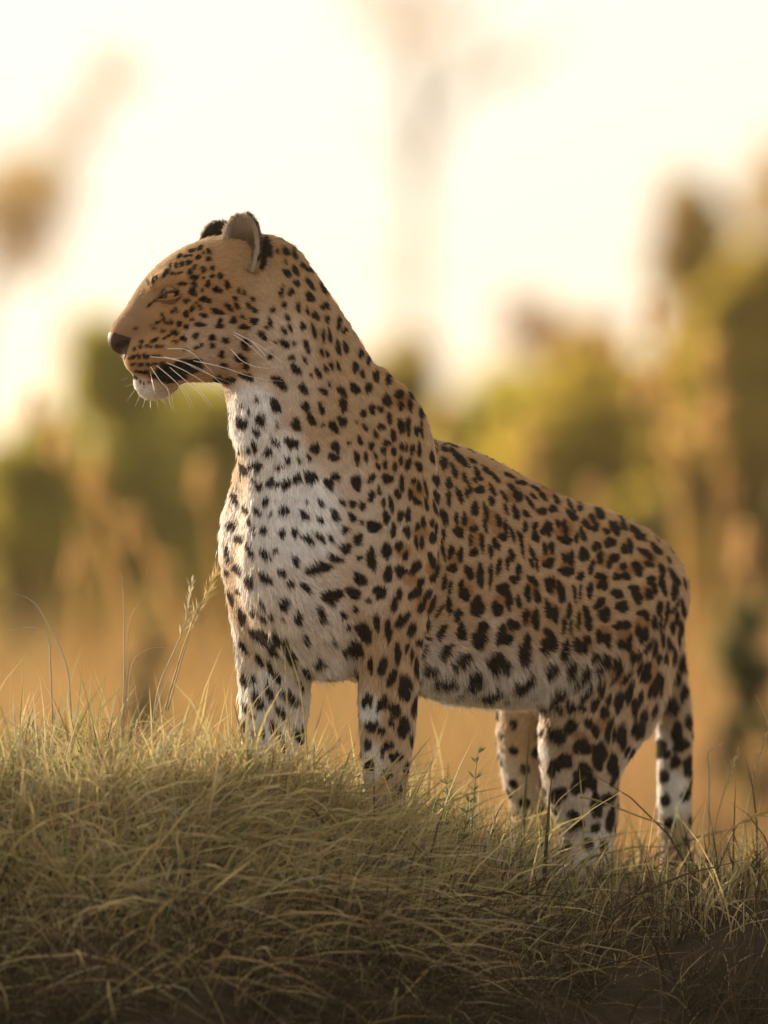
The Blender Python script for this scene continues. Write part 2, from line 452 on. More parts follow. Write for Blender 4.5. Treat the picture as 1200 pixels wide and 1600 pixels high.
TILES['400 340'] = """120 115 40 24 15;183 208 34 18 75;130 208 8 14 0;238 220 46 15 70;268 185 34 20 50;345 250 24 12 40;388 295 24 16 50;183 275 16 6 80;292 297 22 18 40;335 322 32 18 20;192 345 34 20 55;245 330 46 15 60;253 408 22 22 0;335 410 46 18 50;418 430 46 20 70;465 390 22 12 60;495 455 20 10 70;158 460 36 10 105;216 462 22 22 0;337 495 44 22 55;495 515 36 20 70;545 515 24 8 60;173 543 22 16 60;265 558 32 16 80;319 580 28 10 75;430 551 26 26 0;370 610 32 20 60;197 622 24 14 75;560 592 24 18 0;444 630 28 14 80;88 657 32 12 65;62 687 12 8 0;518 657 42 18 95;603 652 20 18 0;213 685 26 13 75;292 678 30 17 85;175 708 26 10 50;360 708 56 14 70;553 702 22 16 110;420 735 38 15 90;460 740 46 13 85;645 745 36 22 10;180 787 32 20 45;120 775 8 6 0;240 787 20 10 70;315 803 46 18 65;512 810 44 18 80;560 810 32 20 85;408 838 28 12 75;446 850 24 11 75;655 848 24 24 0;703 880 40 16 95;222 872 20 18 0;303 887 28 12 60;740 838 16 14 0;785 880 30 20 50;770 915 28 16 60;860 920 16 20 0;895 950 20 16 0;248 945 44 24 55;436 942 26 13 70;471 922 30 13 65;516 930 34 11 70;620 935 34 22 85;663 975 24 18 80;388 970 36 18 70;343 985 14 8 60;750 990 46 19 85;828 1003 48 18 90;890 975 20 14 0;910 1010 20 22 0;295 1067 36 26 45;457 1040 20 10 70;422 1083 32 22 45;537 1085 44 20 60;617 1065 50 24 55;702 1062 36 22 85;965 1035 44 16 55;120 1170 44 30 45;310 1180 24 24 0;545 1165 30 24 90;818 1140 44 22 80;893 1105 30 26 0;905 1170 20 24 0;970 1108 30 16 55;960 1170 36 16 80;1035 1150 40 12 65;720 1185 20 18 0;775 1190 20 14 0"""
TILES['330 620'] = """280 18 16 14 0;190 50 18 14 60;232 92 20 10 100;595 65 40 20 70;625 140 44 24 60;688 72 38 18 80;825 50 48 22 95;188 155 50 26 30;308 140 38 30 35;530 172 40 32 60;408 178 18 10 90;697 178 14 12 0;765 187 44 24 65;818 150 40 24 55;950 102 26 20 40;1005 78 32 18 80;1057 76 22 16 50;1113 134 32 18 85;1095 25 36 26 60;280 215 30 20 60;135 290 14 10 60;170 332 14 10 60;230 330 26 14 80;268 310 38 18 70;402 285 34 22 50;503 288 42 34 40;352 344 32 28 20;648 322 38 28 95;775 310 34 28 20;765 375 36 28 0;930 272 30 18 70;962 190 22 16 60;1062 185 28 20 40;1027 235 34 14 75;1000 303 28 18 80;1138 243 38 18 80;1190 180 36 22 80;860 285 12 8 0;910 157 10 8 0;1093 285 26 16 80;1077 335 32 16 75;1140 338 28 16 80;910 382 44 20 80;965 372 34 16 85;1028 370 24 12 75;1045 435 28 13 75;1085 425 30 14 80;1148 435 32 15 85;1185 395 28 16 80;130 410 60 26 60;195 450 44 28 45;65 435 26 10 95;250 430 20 22 0;290 435 28 28 0;480 392 28 16 40;425 440 34 12 0;550 395 20 10 60;612 380 22 14 60;380 535 40 26 10;465 545 34 32 0;535 508 34 26 -10;620 500 46 34 0;735 540 30 36 0;775 500 28 30 0;905 535 44 36 90;1002 508 34 22 -40;1098 510 34 30 90;75 555 26 16 80;120 520 20 10 60;300 550 28 22 0;260 515 24 8 50;143 630 34 24 50;72 675 30 18 75;210 700 32 18 60;40 725 40 7 95;62 800 44 14 90;130 798 32 28 30;237 780 28 10 85;265 830 26 13 85;340 650 34 18 105;290 712 34 18 20;372 730 16 10 0;455 707 34 26 10;328 825 28 22 60;175 882 34 24 30;600 657 14 12 0;585 737 32 24 30;682 657 26 20 60;682 767 30 22 50;772 737 42 24 80;817 660 26 18 80;880 668 26 24 0;942 682 28 22 60;1000 620 34 24 100;1050 583 30 15 85;877 752 30 22 80;832 825 26 24 0;940 785 14 16 0;1015 810 46 40 -40;1077 660 30 16 80;1125 670 50 17 80;1093 752 40 22 90;1165 605 36 18 80;1180 745 38 16 85;440 845 26 24 60;522 845 30 24 60;600 885 34 26 20;675 872 34 24 50;743 882 30 18 80;835 945 42 32 50;915 890 44 28 95;1138 832 46 18 90;240 955 44 18 55;335 980 40 22 40;400 960 20 14 0;95 960 34 13 100;105 1015 22 10 90;525 1020 34 22 60;760 1005 40 26 20;815 1020 16 12 0;665 1070 84 36 -5;160 1072 36 26 70;95 1095 26 14 60;235 1150 44 28 60;335 1125 52 28 35;440 1097 28 22 30;495 1165 24 20 0;1000 1015 76 30 90;1095 960 50 30 95;1170 935 36 20 80;1105 1105 52 28 90;1180 1090 40 24 90;925 1005 20 16 0;930 1140 48 36 60"""
TILES['600 600'] = """20 100 40 20 85;97 60 28 26 0;105 140 24 16 80;170 62 34 16 60;165 132 38 14 85;33 215 32 17 85;105 265 46 22 85;152 265 70 14 92;232 180 42 14 75;235 105 50 10 70;205 290 30 20 80;235 275 60 10 85;57 322 40 18 80;62 417 28 16 85;112 392 28 14 90;142 398 30 9 90;176 408 38 15 90;220 410 50 14 85;15 365 26 16 0;8 500 28 14 90;105 473 28 13 85;70 515 32 13 85;150 500 46 18 100;217 512 34 22 45;25 590 30 32 0;110 620 52 18 90;88 690 30 18 80;185 605 24 18 0;218 640 40 14 80;165 685 36 17 80;205 730 34 22 30;265 750 42 14 80;262 650 60 10 80;45 750 52 14 80;15 832 40 22 90;103 825 40 18 90;152 818 44 20 85;58 912 44 18 95;145 922 38 24 85;245 860 42 16 95;210 890 30 14 100;300 865 32 14 90;305 955 34 26 80;325 900 40 12 90;202 985 38 14 85;237 990 44 14 95;95 1010 38 20 100;135 1070 36 17 95;20 1040 54 24 80;105 1165 36 28 0;198 1145 46 34 -50;300 1100 54 22 80;330 1160 46 14 95;25 1175 40 24 90;370 935 40 12 85;360 1020 50 8 85;375 1060 50 8 85;315 390 40 16 75;300 455 44 15 85;372 495 48 22 85;375 400 30 18 60;435 540 54 18 65;440 440 54 20 55;490 480 50 22 55;550 480 30 14 45;325 598 44 20 75;405 620 40 20 75;328 700 42 20 70;402 715 44 18 85;320 775 46 13 75;470 695 54 18 75;505 590 50 14 70;535 650 40 12 80;515 685 34 12 70;585 565 46 20 60;595 660 30 30 0;565 600 20 14 60;675 660 50 14 70;670 730 36 18 75;640 540 44 14 40;690 580 50 14 45;375 830 48 26 75;450 840 40 16 90;500 845 46 17 95;465 925 48 26 50;565 780 50 24 80;635 800 60 17 75;630 885 44 14 75;560 905 26 24 0;540 975 46 12 95;610 990 70 14 88;560 1050 32 28 90;415 1050 46 20 95;475 1065 46 20 90;425 1150 30 32 0;665 1045 44 17 90;698 1000 46 20 70;715 855 50 17 75;760 900 60 14 80;740 955 26 30 0;750 700 40 14 60;760 780 36 14 80;820 800 54 20 80;800 650 50 14 50;835 700 34 34 0;800 940 50 14 70;860 1010 70 13 80;845 940 24 16 50;795 1070 40 20 90;770 1120 50 12 90;840 1160 40 20 80;715 1140 54 17 95;660 1160 36 12 95;600 1165 44 22 90;530 1175 36 24 70;885 810 34 16 50;880 890 40 15 85;942 890 34 17 90;945 950 36 26 70;855 615 36 18 10;780 570 40 12 30;925 1060 60 14 70;920 1120 40 12 70;955 1130 44 10 85;910 740 50 14 55;990 700 34 18 50;930 700 26 14 50;985 795 34 24 20;1055 780 32 22 20;1075 720 40 15 55;945 650 36 12 30;1060 660 40 14 20;1165 760 50 14 60;1170 820 46 24 50;1000 910 26 30 0;1030 890 44 18 70;1085 870 30 15 60;1130 900 60 18 75;1130 975 46 28 10;1005 1030 36 18 85;1045 1020 40 20 90;1025 1120 44 28 -10;1125 1085 36 16 80;1165 1090 50 22 85;1140 1165 48 28 0;1180 720 30 14 30"""
TILES['330 900'] = """590 70 40 22 50;752 125 66 46 0;885 105 56 32 45;1055 98 46 40 -30;1105 10 28 20 0;985 155 20 18 0;1175 110 34 18 90;1140 180 44 20 100;120 135 52 16 75;170 90 22 14 60;190 250 56 24 70;453 172 38 34 80;320 178 34 14 60;255 222 26 14 60;320 255 40 14 50;370 250 24 12 60;440 262 14 10 0;543 262 40 28 80;590 392 34 18 80;685 230 46 22 80;695 275 22 16 0;825 245 24 20 60;855 322 24 16 50;900 210 26 16 60;955 350 64 46 45;1035 290 48 24 80;1108 330 64 22 88;1180 285 44 24 120;905 460 66 40 60;835 475 34 16 80;765 415 26 16 60;995 555 46 20 85;1068 560 56 28 110;1165 480 66 18 95;1135 630 50 22 110;925 735 26 20 0;975 770 50 30 100;1065 795 52 26 115;1190 690 66 18 95;1145 835 46 32 70;1130 910 36 14 80;1000 930 44 34 20;1065 965 28 24 0;930 1000 32 13 90;1185 950 54 20 95;1100 1060 40 28 -30;1070 1110 30 14 90;1155 1130 40 36 20;300 370 70 34 35;375 450 60 22 60;400 390 50 24 70;200 440 54 16 50;300 525 40 20 60;365 570 50 18 80;410 630 40 24 60;200 640 60 16 75;265 640 34 18 80;365 720 56 26 65;295 775 60 32 60;440 850 50 30 55;455 735 40 20 60;520 770 70 24 50;490 500 60 28 60;460 420 50 20 70;590 600 46 24 55;615 715 40 20 80;560 690 36 13 60;215 815 40 18 60;205 930 46 22 70;265 875 20 12 0;395 950 56 26 60;450 1040 70 20 75;545 1000 60 24 65;580 970 40 14 80;320 980 40 16 80;270 985 24 14 70;383 1120 34 24 80;230 1110 36 20 30;545 1155 46 14 90;175 720 50 6 88"""
TILES['600 860'] = """195 265 46 34 -40;228 200 34 24 -60;310 165 36 22 -40;65 335 50 20 105;95 275 40 18 80;120 430 62 24 -45;270 280 44 22 -60;235 350 40 24 -60;300 340 60 18 -65;375 200 60 14 100;410 230 50 12 95;405 345 60 20 80;345 380 50 14 -60;25 495 70 22 88;165 500 46 20 105;190 490 46 12 105;260 480 56 18 -60;225 575 26 26 0;145 605 34 14 100;275 550 18 12 0;85 640 66 22 92;10 700 34 14 90;205 730 80 14 90;175 650 50 10 90;245 630 44 14 -60;50 790 56 24 115;138 850 74 44 90;5 940 50 16 90;65 990 48 32 60;45 1075 28 14 80;190 970 70 18 95;220 920 40 8 90;125 1100 66 40 90;172 1180 40 12 90;598 165 70 24 90;530 140 54 24 75;480 220 50 14 100;500 275 36 38 0;665 165 70 14 92;815 180 30 32 0;580 352 62 46 105;460 405 44 24 110;740 240 46 36 0;775 300 80 22 80;705 365 34 48 0;840 320 40 18 80;930 190 44 22 50;895 265 60 20 92;955 285 54 20 80;1030 215 60 26 75;1060 200 40 12 80;1105 260 64 28 75;885 415 48 24 100;945 430 66 26 95;1025 370 70 20 85;1065 400 60 22 85;1155 380 56 18 90;1122 470 50 16 90;1165 480 44 14 90;480 510 52 34 100;615 480 40 36 0;590 560 56 46 20;730 520 66 26 100;805 465 38 38 0;755 560 50 32 -20;360 510 50 24 -60;380 630 60 30 -35;485 685 80 34 -30;690 690 60 50 60;750 715 36 36 0;880 600 70 36 105;870 660 50 40 100;1005 600 60 30 105;1050 570 66 24 90;1020 510 30 24 0;1125 620 64 22 105;280 740 44 28 -20;380 810 70 36 0;565 800 60 46 -40;860 830 60 36 -10;905 790 44 28 -50;1040 740 44 34 -50;1165 730 54 26 110;490 920 50 40 -20;640 900 44 40 0;700 870 34 34 0;1080 910 40 30 0;1125 865 36 30 0;1000 1000 46 32 -30;1090 995 28 24 0;1175 980 34 24 60;1165 1100 40 34 0;1080 1160 56 40 30;965 1140 30 14 110"""
TILES['840 740'] = """300 190 44 14 40;260 212 22 20 0;200 155 30 12 20;385 245 50 24 50;340 280 30 18 60;300 315 36 22 60;358 335 26 28 0;452 235 36 16 40;480 340 60 26 65;535 325 40 18 60;520 275 30 8 45;620 370 66 24 40;640 395 30 24 0;428 360 22 20 60;450 430 40 32 20;540 470 40 20 80;575 450 54 18 75;242 400 34 16 90;280 380 46 20 70;365 455 28 32 0;388 520 44 22 100;285 505 52 30 90;480 525 34 28 -40;450 560 36 18 100;675 500 54 24 35;695 565 30 22 30;740 470 54 20 55;820 540 34 10 60;535 580 30 20 80;545 640 36 24 0;490 645 22 28 0;335 585 46 18 105;265 640 24 28 0;610 570 30 24 60;630 605 32 34 0;775 605 50 20 70;780 700 64 22 70;855 650 60 24 60;855 740 50 26 100;705 665 30 28 0;725 710 60 18 80;695 755 30 34 0;600 715 34 24 0;620 770 46 34 60;390 640 36 24 20;410 690 40 28 100;385 700 24 24 0;325 730 60 18 92;495 750 40 30 10;230 750 54 14 80;265 740 46 10 95;385 810 46 26 -35;415 880 52 36 -60;525 830 44 34 -20;300 870 50 22 75;315 935 46 28 80;255 920 56 16 95;655 870 36 22 10;680 895 30 18 90;730 930 54 18 85;760 840 52 20 90;770 930 70 10 92;810 850 50 16 95;800 920 50 12 110;860 830 60 10 -55;870 900 60 14 90;845 955 46 18 85;910 840 56 16 75;900 960 46 18 80;895 1010 60 20 100;915 1060 50 14 95;500 950 32 28 0;555 945 32 26 0;630 985 50 20 75;665 1010 54 26 100;520 1065 32 30 0;570 1060 50 26 100;385 1020 40 28 95;435 1040 50 24 90;245 1065 50 24 70;300 1050 46 26 90;265 1105 40 18 0;165 1110 60 30 100;355 1145 26 32 0;425 1165 40 32 100;500 1180 30 30 0;610 1145 46 34 110;695 1080 50 20 115;735 1095 50 18 100;785 1040 50 14 90;830 1065 46 20 80;760 1150 40 18 95;805 1150 46 14 85;860 1140 50 18 90;915 1160 50 30 110;955 1100 36 10 90;690 1190 24 24 0;170 520 30 18 60;205 530 46 18 80;175 610 40 28 10;45 345 36 18 80;70 350 44 20 90"""
TILES['800 1020'] = """410 175 36 26 -40;365 95 46 34 -60;455 115 46 28 100;540 110 32 30 0;585 50 36 28 100;660 130 70 18 -60;650 70 34 26 100;715 155 60 16 -50;800 90 44 16 110;835 140 50 30 110;850 90 40 22 90;915 160 46 30 100;875 225 50 22 110;935 200 50 18 100;905 235 40 18 -50;1025 160 40 36 -50;1080 70 60 34 100;1128 90 40 12 90;1075 250 54 26 95;1110 240 70 16 95;560 215 52 30 90;465 255 56 24 -55;520 320 40 28 -50;605 290 40 18 105;580 370 44 28 80;670 300 74 30 92;735 245 70 28 100;805 280 40 22 100;770 340 64 24 95;830 380 36 28 -40;795 470 64 40 -70;895 350 50 18 -70;990 330 56 56 0;440 345 30 24 20;375 340 36 28 0;375 455 44 36 -50;480 435 36 28 -20;520 480 34 36 0;280 515 60 46 30;620 440 44 18 100;600 500 56 22 95;640 510 50 14 100;690 520 92 30 92;440 585 66 46 -20;545 640 90 46 85;575 610 40 24 60;325 675 50 52 0;260 720 40 54 0;635 705 86 34 92;755 630 50 14 110;700 750 100 30 98;450 770 80 60 60;490 810 44 46 0;410 835 40 56 0;285 890 54 56 0;525 950 90 36 95;600 910 60 30 -20;615 1040 90 26 95;385 1010 40 30 0;410 1065 36 42 0;370 1100 30 26 0;280 1100 36 44 0;185 830 34 10 90;80 725 34 30 100;185 495 40 12 110;925 590 60 40 80;960 630 30 36 0;1030 490 60 40 100;1055 570 50 50 0;1105 430 50 24 95;1125 520 60 14 90;1020 680 50 30 95;1100 700 70 30 95;1085 890 44 30 100;1120 800 80 16 92;1145 620 40 10 90;1135 990 50 12 90"""
ROS = {'600 600': "520 870;575 970;720 900;810 690;1110 930;1030 1080;440 1090;660 830;205 670;110 100;230 920;120 1040", '600 860': "510 250;580 350;735 310;925 240;605 520;765 510;1050 380;915 420;1080 230;1030 580;160 170;250 330;310 110",
       '840 740': "185 580;400 660;530 610;680 740;410 540;350 290;650 940;540 1010;290 1070;410 1000;620 590;700 530;60 100;180 340", '800 1020': "870 100;900 200;560 440;430 530;640 90;470 770;690 160"}
spots = []
for key, txt in TILES.items():
    ox, oy = [float(q) for q in key.split()]
    for it in txt.split(';'):
        x, y, a, b, g = [float(q) for q in it.split()]
        spots.append((ox + x / 4, oy + y / 4, a / 4, b / 4, R(g)))
ros = [(float(k.split()[0]) + float(q.split()[0]) / 4, float(k.split()[1]) + float(q.split()[1]) / 4) for k, t in ROS.items() for q in t.split(';')]

Vl = [Vector(v) for v in V]
bvh = BVHTree.FromPolygons(Vl, [tuple(int(i) for i in q) for q in Q])
CAMP = Vector((0, -DIST, CAMZ))
def hit(px, py):
    d = (Vector(P(px, py, 0)) - CAMP).normalized()
    loc, nor, i, t = bvh.ray_cast(CAMP, d, 40)
    return (None, None) if loc is None else (np.array(loc), np.array(nor))
S3 = []
for (x, y, a, b, g) in spots:
    loc, nor = hit(x, y)
    if loc is not None: S3.append((loc, x, y, a, b, g))
# far side: the same kind of coat, scattered evenly
vis = np.zeros(len(V), bool)
cand = rng.permutation(len(V))[:20000]
cen = [s[0] for s in S3]
cenA = np.array(cen); F3 = []
grid = {}
def gkey(p): return tuple(np.floor(p / 0.03).astype(int))
for c in cen: grid.setdefault(gkey(c), []).append(c)
camv = np.array(CAMP)
for i in cand:
    p = V[i]; nrm = N[i]
    if nrm @ (camv - p) > 0.02 * DIST:
        loc, nn, fi, t = bvh.ray_cast(Vector(p + nrm * 0.004), Vector(camv - p).normalized(), 3)
        seen = loc is None
    else: seen = False
    small = p[0] < -0.19 and p[2] > 0.98
    if seen and p[0] < -0.13 and p[2] > 0.95: continue
    dmin = 0.017 if small else ((0.036 if p[2] > .45 else .029) if seen else 0.027)
    k = gkey(p); ok = True
    for dx in (-1, 0, 1):
        for dy in (-1, 0, 1):
            for dz in (-1, 0, 1):
                for c in grid.get((k[0] + dx, k[1] + dy, k[2] + dz), ()):
                    if np.sum((c - p) ** 2) < dmin * dmin: ok = False
    if ok:
        grid.setdefault(k, []).append(p); F3.append((p, min(dmin, .027) * rng.uniform(.30, .44)))

def lin(h):
    return np.array([((int(h[i:i + 2], 16) / 255 + .055) / 1.055) ** 2.4 for i in (0, 2, 4)])
WHITE = np.array([0.84, 0.82, 0.78]); TAN = np.array([0.54, 0.385, 0.225]); GOLD = np.array([0.41, 0.25, 0.11]); FACE = np.array([0.47, 0.29, 0.135])
PALE = np.array([0.60, 0.47, 0.32])
BLACK = np.array([0.006, 0.004, 0.003])
# whitish areas: centre (px,py,depth), radius, strength
WHITES = [(450, 805, -.39, 98, 1.0), (425, 720, -.36, 60, .85), (385, 650, -.32, 60, 1.0), (400, 610, -.36, 45, .55), (225, 606, HD, 34, 1.0), (198, 580, HD, 18, .7), (420, 900, -.38, 90, .8), (475, 980, -.38, 80, .75),
          (505, 930, -.40, 50, .5), (430, 1120, -.26, 85, 1.0), (430, 1200, -.26, 70, 1.0), (560, 1110, -.34, 36, 1.0), (563, 1190, -.34, 40, .8), (720, 1080, -.05, 70, .6), (790, 1090, 0.0, 75, .6), (850, 1060, .05, 60, .4),
          (760, 1010, -.12, 60, .3), (880, 1250, .17, 80, .65), (900, 1330, .17, 80, .6), (855, 1170, .15, 45, .8), (800, 1200, .32, 45, .6), (1022, 1170, .42, 36, 1.0), (1040, 1240, .40, 45, .9),
          (350, 820, -.25, 60, .8), (440, 540, -.36, 60, .35), (330, 540, HD - .075, 50, .28), (540, 800, -.38, 110, .30), (440, 600, -.38, 80, .30), (570, 900, -.37, 70, .25), (460, 470, -.36, 30, .3), (400, 900, -.15, 90, .9), (385, 1000, -.2, 60, .8)]
def coat(p, nrm, jitter=True):
    n_ = len(p)
    px = to_px(p)
    hz = nrm[:, 2]
    c = TAN[None].repeat(n_, 0)
    dors = smooth01((hz - 0.0) / 0.7)[:, None]
    c = c * (1 - dors) + GOLD * dors
    low = smooth01((0.62 - p[:, 2]) / 0.25)[:, None] * 0.35
    c = c * (1 - low) + PALE * low
    fw = smooth01((-0.19 - p[:, 0]) / 0.05) * smooth01((p[:, 2] - 0.97) / 0.06)
    c = c * (1 - fw[:, None]) + FACE * fw[:, None]
    br_ = (fw * smooth01((255 - px[:, 0]) / 45) * smooth01((545 - px[:, 1]) / 25))[:, None]      # browner nose bridge
    c = c * (1 - br_) + np.array([.35, .225, .125]) * br_
    w = smooth01((-hz - 0.25) / 0.5) * smooth01((0.75 - p[:, 2]) / 0.1)
    for (x, y, d, r, s) in WHITES:
        q = np.linalg.norm(p - P(x, y, d), axis=1) / (r * .001)
        w = np.maximum(w, s * smooth01((1.25 - q) / 0.6))
    # inner side of the legs
    c = c * (1 - w[:, None]) + WHITE * w[:, None]
    mott = 0.5 + 0.5 * np.sin(px[:, 0] * .11 + np.sin(px[:, 1] * .07) * 2) * np.sin(px[:, 1] * .13)
    c = c * (0.93 + 0.1 * mott)[:, None]
    order = np.argsort(px[:, 0]); xs = px[order, 0]
    for (x, y) in ros:
        i = order[np.searchsorted(xs, x - 18):np.searchsorted(xs, x + 18)]
        q = np.hypot(px[i, 0] - x, px[i, 1] - y) / 15
        t = smooth01((1.1 - q) / .5)[:, None] * 0.9
        c[i] = c[i] * (1 - t) + c[i] * np.array([.72, .52, .32]) * t
    dark = np.zeros(n_)
    halo = np.zeros(n_)
    for j, (loc, x, y, a, b, g) in enumerate(S3):
        m_ = max(a, b) * 1.5 + 6
        i = order[np.searchsorted(xs, x - m_):np.searchsorted(xs, x + m_)]
        if len(i) == 0: continue
        i = i[np.abs(px[i, 1] - y) < m_]
        if len(i) == 0: continue
        i = i[np.abs(p[i, 1] - loc[1]) < m_ * .001 * 2.6 + 0.004]
        dx = px[i, 0] - x; dy = px[i, 1] - y
        u = dx * math.cos(g) + dy * math.sin(g); v = -dx * math.sin(g) + dy * math.cos(g)
        an = np.arctan2(v / b, u / a)
        hd_ = 0.5 if (x < 440 and y < 600) else 0.0; a = a + 0.35 + hd_; b = b + 0.25 + hd_
        wob = 1.0 + 0.13 * np.sin(2 * an + j) + 0.10 * np.sin(3 * an + 2.3 * j) + 0.06 * np.sin(5 * an + 1.1 * j)
        q = np.hypot(u / a, v / b) / wob
        soft = 1.6 / max(3.0, b)
        qh = np.hypot(u / (a + 5), v / (b + 5))
        halo[i] += np.clip(1.15 - qh, 0, 1) * 1.1
        dark[i] = np.maximum(dark[i], smooth01((1.08 - q) / (0.16 + soft * .7) + .35))
    for j, (loc, r) in enumerate(F3):
        x = to_px(loc[None])[0, 0]
        m_ = r * 1600
        i = order[np.searchsorted(xs, x - m_):np.searchsorted(xs, x + m_)]
        q = np.linalg.norm(p[i] - loc, axis=1) / r
        dark[i] = np.maximum(dark[i], smooth01((1.1 - q) / .3 + .3) * (q < 1.5))
    brown = np.array([0.035, 0.016, 0.008])
    hl = (np.clip(halo, 0, 1) * .55 * (1 - .6 * w))[:, None]
    c = c * (1 - hl) + c * np.array([.80, .62, .44]) * hl
    sp = BLACK[None] * dark[:, None] + brown[None] * (1 - dark[:, None])
    c = c * (1 - dark[:, None]) + sp * dark[:, None]
    # bare nose leather edge and lips stay dark
    return np.clip(c, 0, 1), dark, w, fw

def coat_mat(name, attr='tint'):
    m, n, l, out = new_mat(name)
    a = n.new('ShaderNodeAttribute'); a.attribute_name = attr
    b = n.new('ShaderNodeBsdfPrincipled'); b.inputs['Roughness'].default_value = 0.9
    b.inputs['Specular IOR Level'].default_value = 0.1
    l.new(a.outputs['Color'], b.inputs['Base Color']); l.new(b.outputs[0], out.inputs[0])
    return m
skin_mat = coat_mat('leopard_skin')
m, n, l, out = new_mat('leopard_fur')
a_ = n.new('ShaderNodeAttribute'); a_.attribute_name = 'tint'
hb = n.new('ShaderNodeBsdfHairPrincipled')
hb.model = 'CHIANG'; hb.parametrization = 'COLOR'
l.new(a_.outputs['Color'], hb.inputs['Color'])
hb.inputs['Roughness'].default_value = 0.55; hb.inputs['Radial Roughness'].default_value = 0.7
hb.inputs['Coat'].default_value = 0.0
hb.inputs['Random Roughness'].default_value = 0.2
df = n.new('ShaderNodeBsdfDiffuse'); l.new(a_.outputs['Color'], df.inputs['Color'])
mx = n.new('ShaderNodeMixShader'); mx.inputs[0].default_value = 0.78
l.new(hb.outputs[0], mx.inputs[1]); l.new(df.outputs[0], mx.inputs[2])
l.new(mx.outputs[0], out.inputs[0])
fur_mat = m

leo = empty('leopard', tuple(P(640, 1330, 0.0)))
tag(leo, 'spotted leopard standing on the grassy mound, looking to the left', 'leopard')
cV, dV, wV, fV = coat(V, N)
body = fast_mesh('body', V, Q, skin_mat, None, cV * 0.75, smooth=True)
keep(body, leo)

def make_fur(name, V, N, Q, flow, count_w, length, parent, coat_fn, total, width=0.00037, clump=0.35, lift=0.32):
    T3 = np.vstack([Q[:, [0, 1, 2]], Q[:, [0, 2, 3]]])
    A, B, C = V[T3[:, 0]], V[T3[:, 1]], V[T3[:, 2]]
    area = 0.5 * np.linalg.norm(np.cross(B - A, C - A), axis=1)
    w = area * count_w[T3].mean(1)
    cum = np.cumsum(w); cum /= cum[-1]
    t = np.searchsorted(cum, rng.random(total))
    u = rng.random(total); v = rng.random(total); fl = u + v > 1; u[fl] = 1 - u[fl]; v[fl] = 1 - v[fl]
    wb = np.stack([1 - u - v, u, v], 1)
    idx = T3[t]
    def itp(X): return np.einsum('nk,nk...->n...', wb, X[idx]) if X.ndim > 1 else (wb * X[idx]).sum(1)
    p = itp(V); nr = itp(N); nr /= np.linalg.norm(nr, axis=1, keepdims=True)
    f = itp(flow); L = itp(length) * rng.uniform(0.7, 1.2, total)
    f = f - nr * np.sum(f * nr, 1, keepdims=True)
    f /= np.linalg.norm(f, axis=1, keepdims=True) + 1e-6
    # locks: neighbouring hairs share a sway
    ck = np.floor(p / np.array([.013, .013, .013]) + (vnoise(p[:, 0] * 60, p[:, 2] * 60, 3)[:, None] - .5) * 1.2).astype(int)
    hsh = np.sin(ck[:, 0] * 12.9898 + ck[:, 1] * 78.233 + ck[:, 2] * 37.719) * 43758.5453; hsh -= np.floor(hsh)
    hsh2 = np.sin(ck[:, 0] * 39.3 + ck[:, 1] * 11.135 + ck[:, 2] * 83.155) * 24634.633; hsh2 -= np.floor(hsh2)
    side = np.cross(nr, f)
    longf = np.clip(L / 0.02, 0.3, 1.4)
    ang = (hsh - .5) * 0.55 * longf + rng.normal(0, 0.16, total)
    f = f * np.cos(ang)[:, None] + side * np.sin(ang)[:, None]
    lf = lift * (0.75 + 0.5 * hsh2) + rng.normal(0, 0.07, total)
    guard = rng.random(total) < .028                     # stray guard hairs break the outline
    L = np.where(guard, L * 1.2, L); lf = np.where(guard, lf + .24, lf)
    npt = 4
    s = np.linspace(0, 1, npt)
    pts = np.empty((total, npt, 3), np.float32)
    droop = (np.clip(L - 0.016, 0, None) * 0.5)
    for k, q in enumerate(s):
        out_ = lf * (q - 0.42 * q * q)
        pts[:, k] = p - nr * 0.0012 + f * (L * q * 0.94)[:, None] + nr * (out_ * L)[:, None]
        pts[:, k, 2] -= droop * q * q
    mid = (pts[:, 1] + pts[:, 2]) * 0.5
    colr, dk = coat_fn(mid, nr)
    br = rng.normal(1.0, 0.15, total) * (0.90 + 0.20 * hsh2)
    colr = np.clip(colr * br[:, None], 0.003, 0.95)
    hc = bpy.data.hair_curves.new(name)
    hc.add_curves([npt] * total)
    hc.attributes['position'].data.foreach_set('vector', pts.reshape(-1))
    ra = hc.attributes.get('radius') or hc.attributes.new('radius', 'FLOAT', 'POINT')
    rr = np.array([1.0, 0.95, 0.7, 0.12], np.float32)[None] * (width * np.clip(L / 0.014, 0.75, 1.3))[:, None]
    ra.data.foreach_set('value', rr.astype(np.float32).ravel())
    at = hc.attributes.new('tint', 'FLOAT_COLOR', 'CURVE')
    cc = np.ones((total, 4), np.float32); cc[:, :3] = colr
    at.data.foreach_set('color', cc.ravel())
    hc.materials.append(fur_mat)
    o = bpy.data.objects.new(name, hc); col.objects.link(o)
    o.parent = parent
    return o

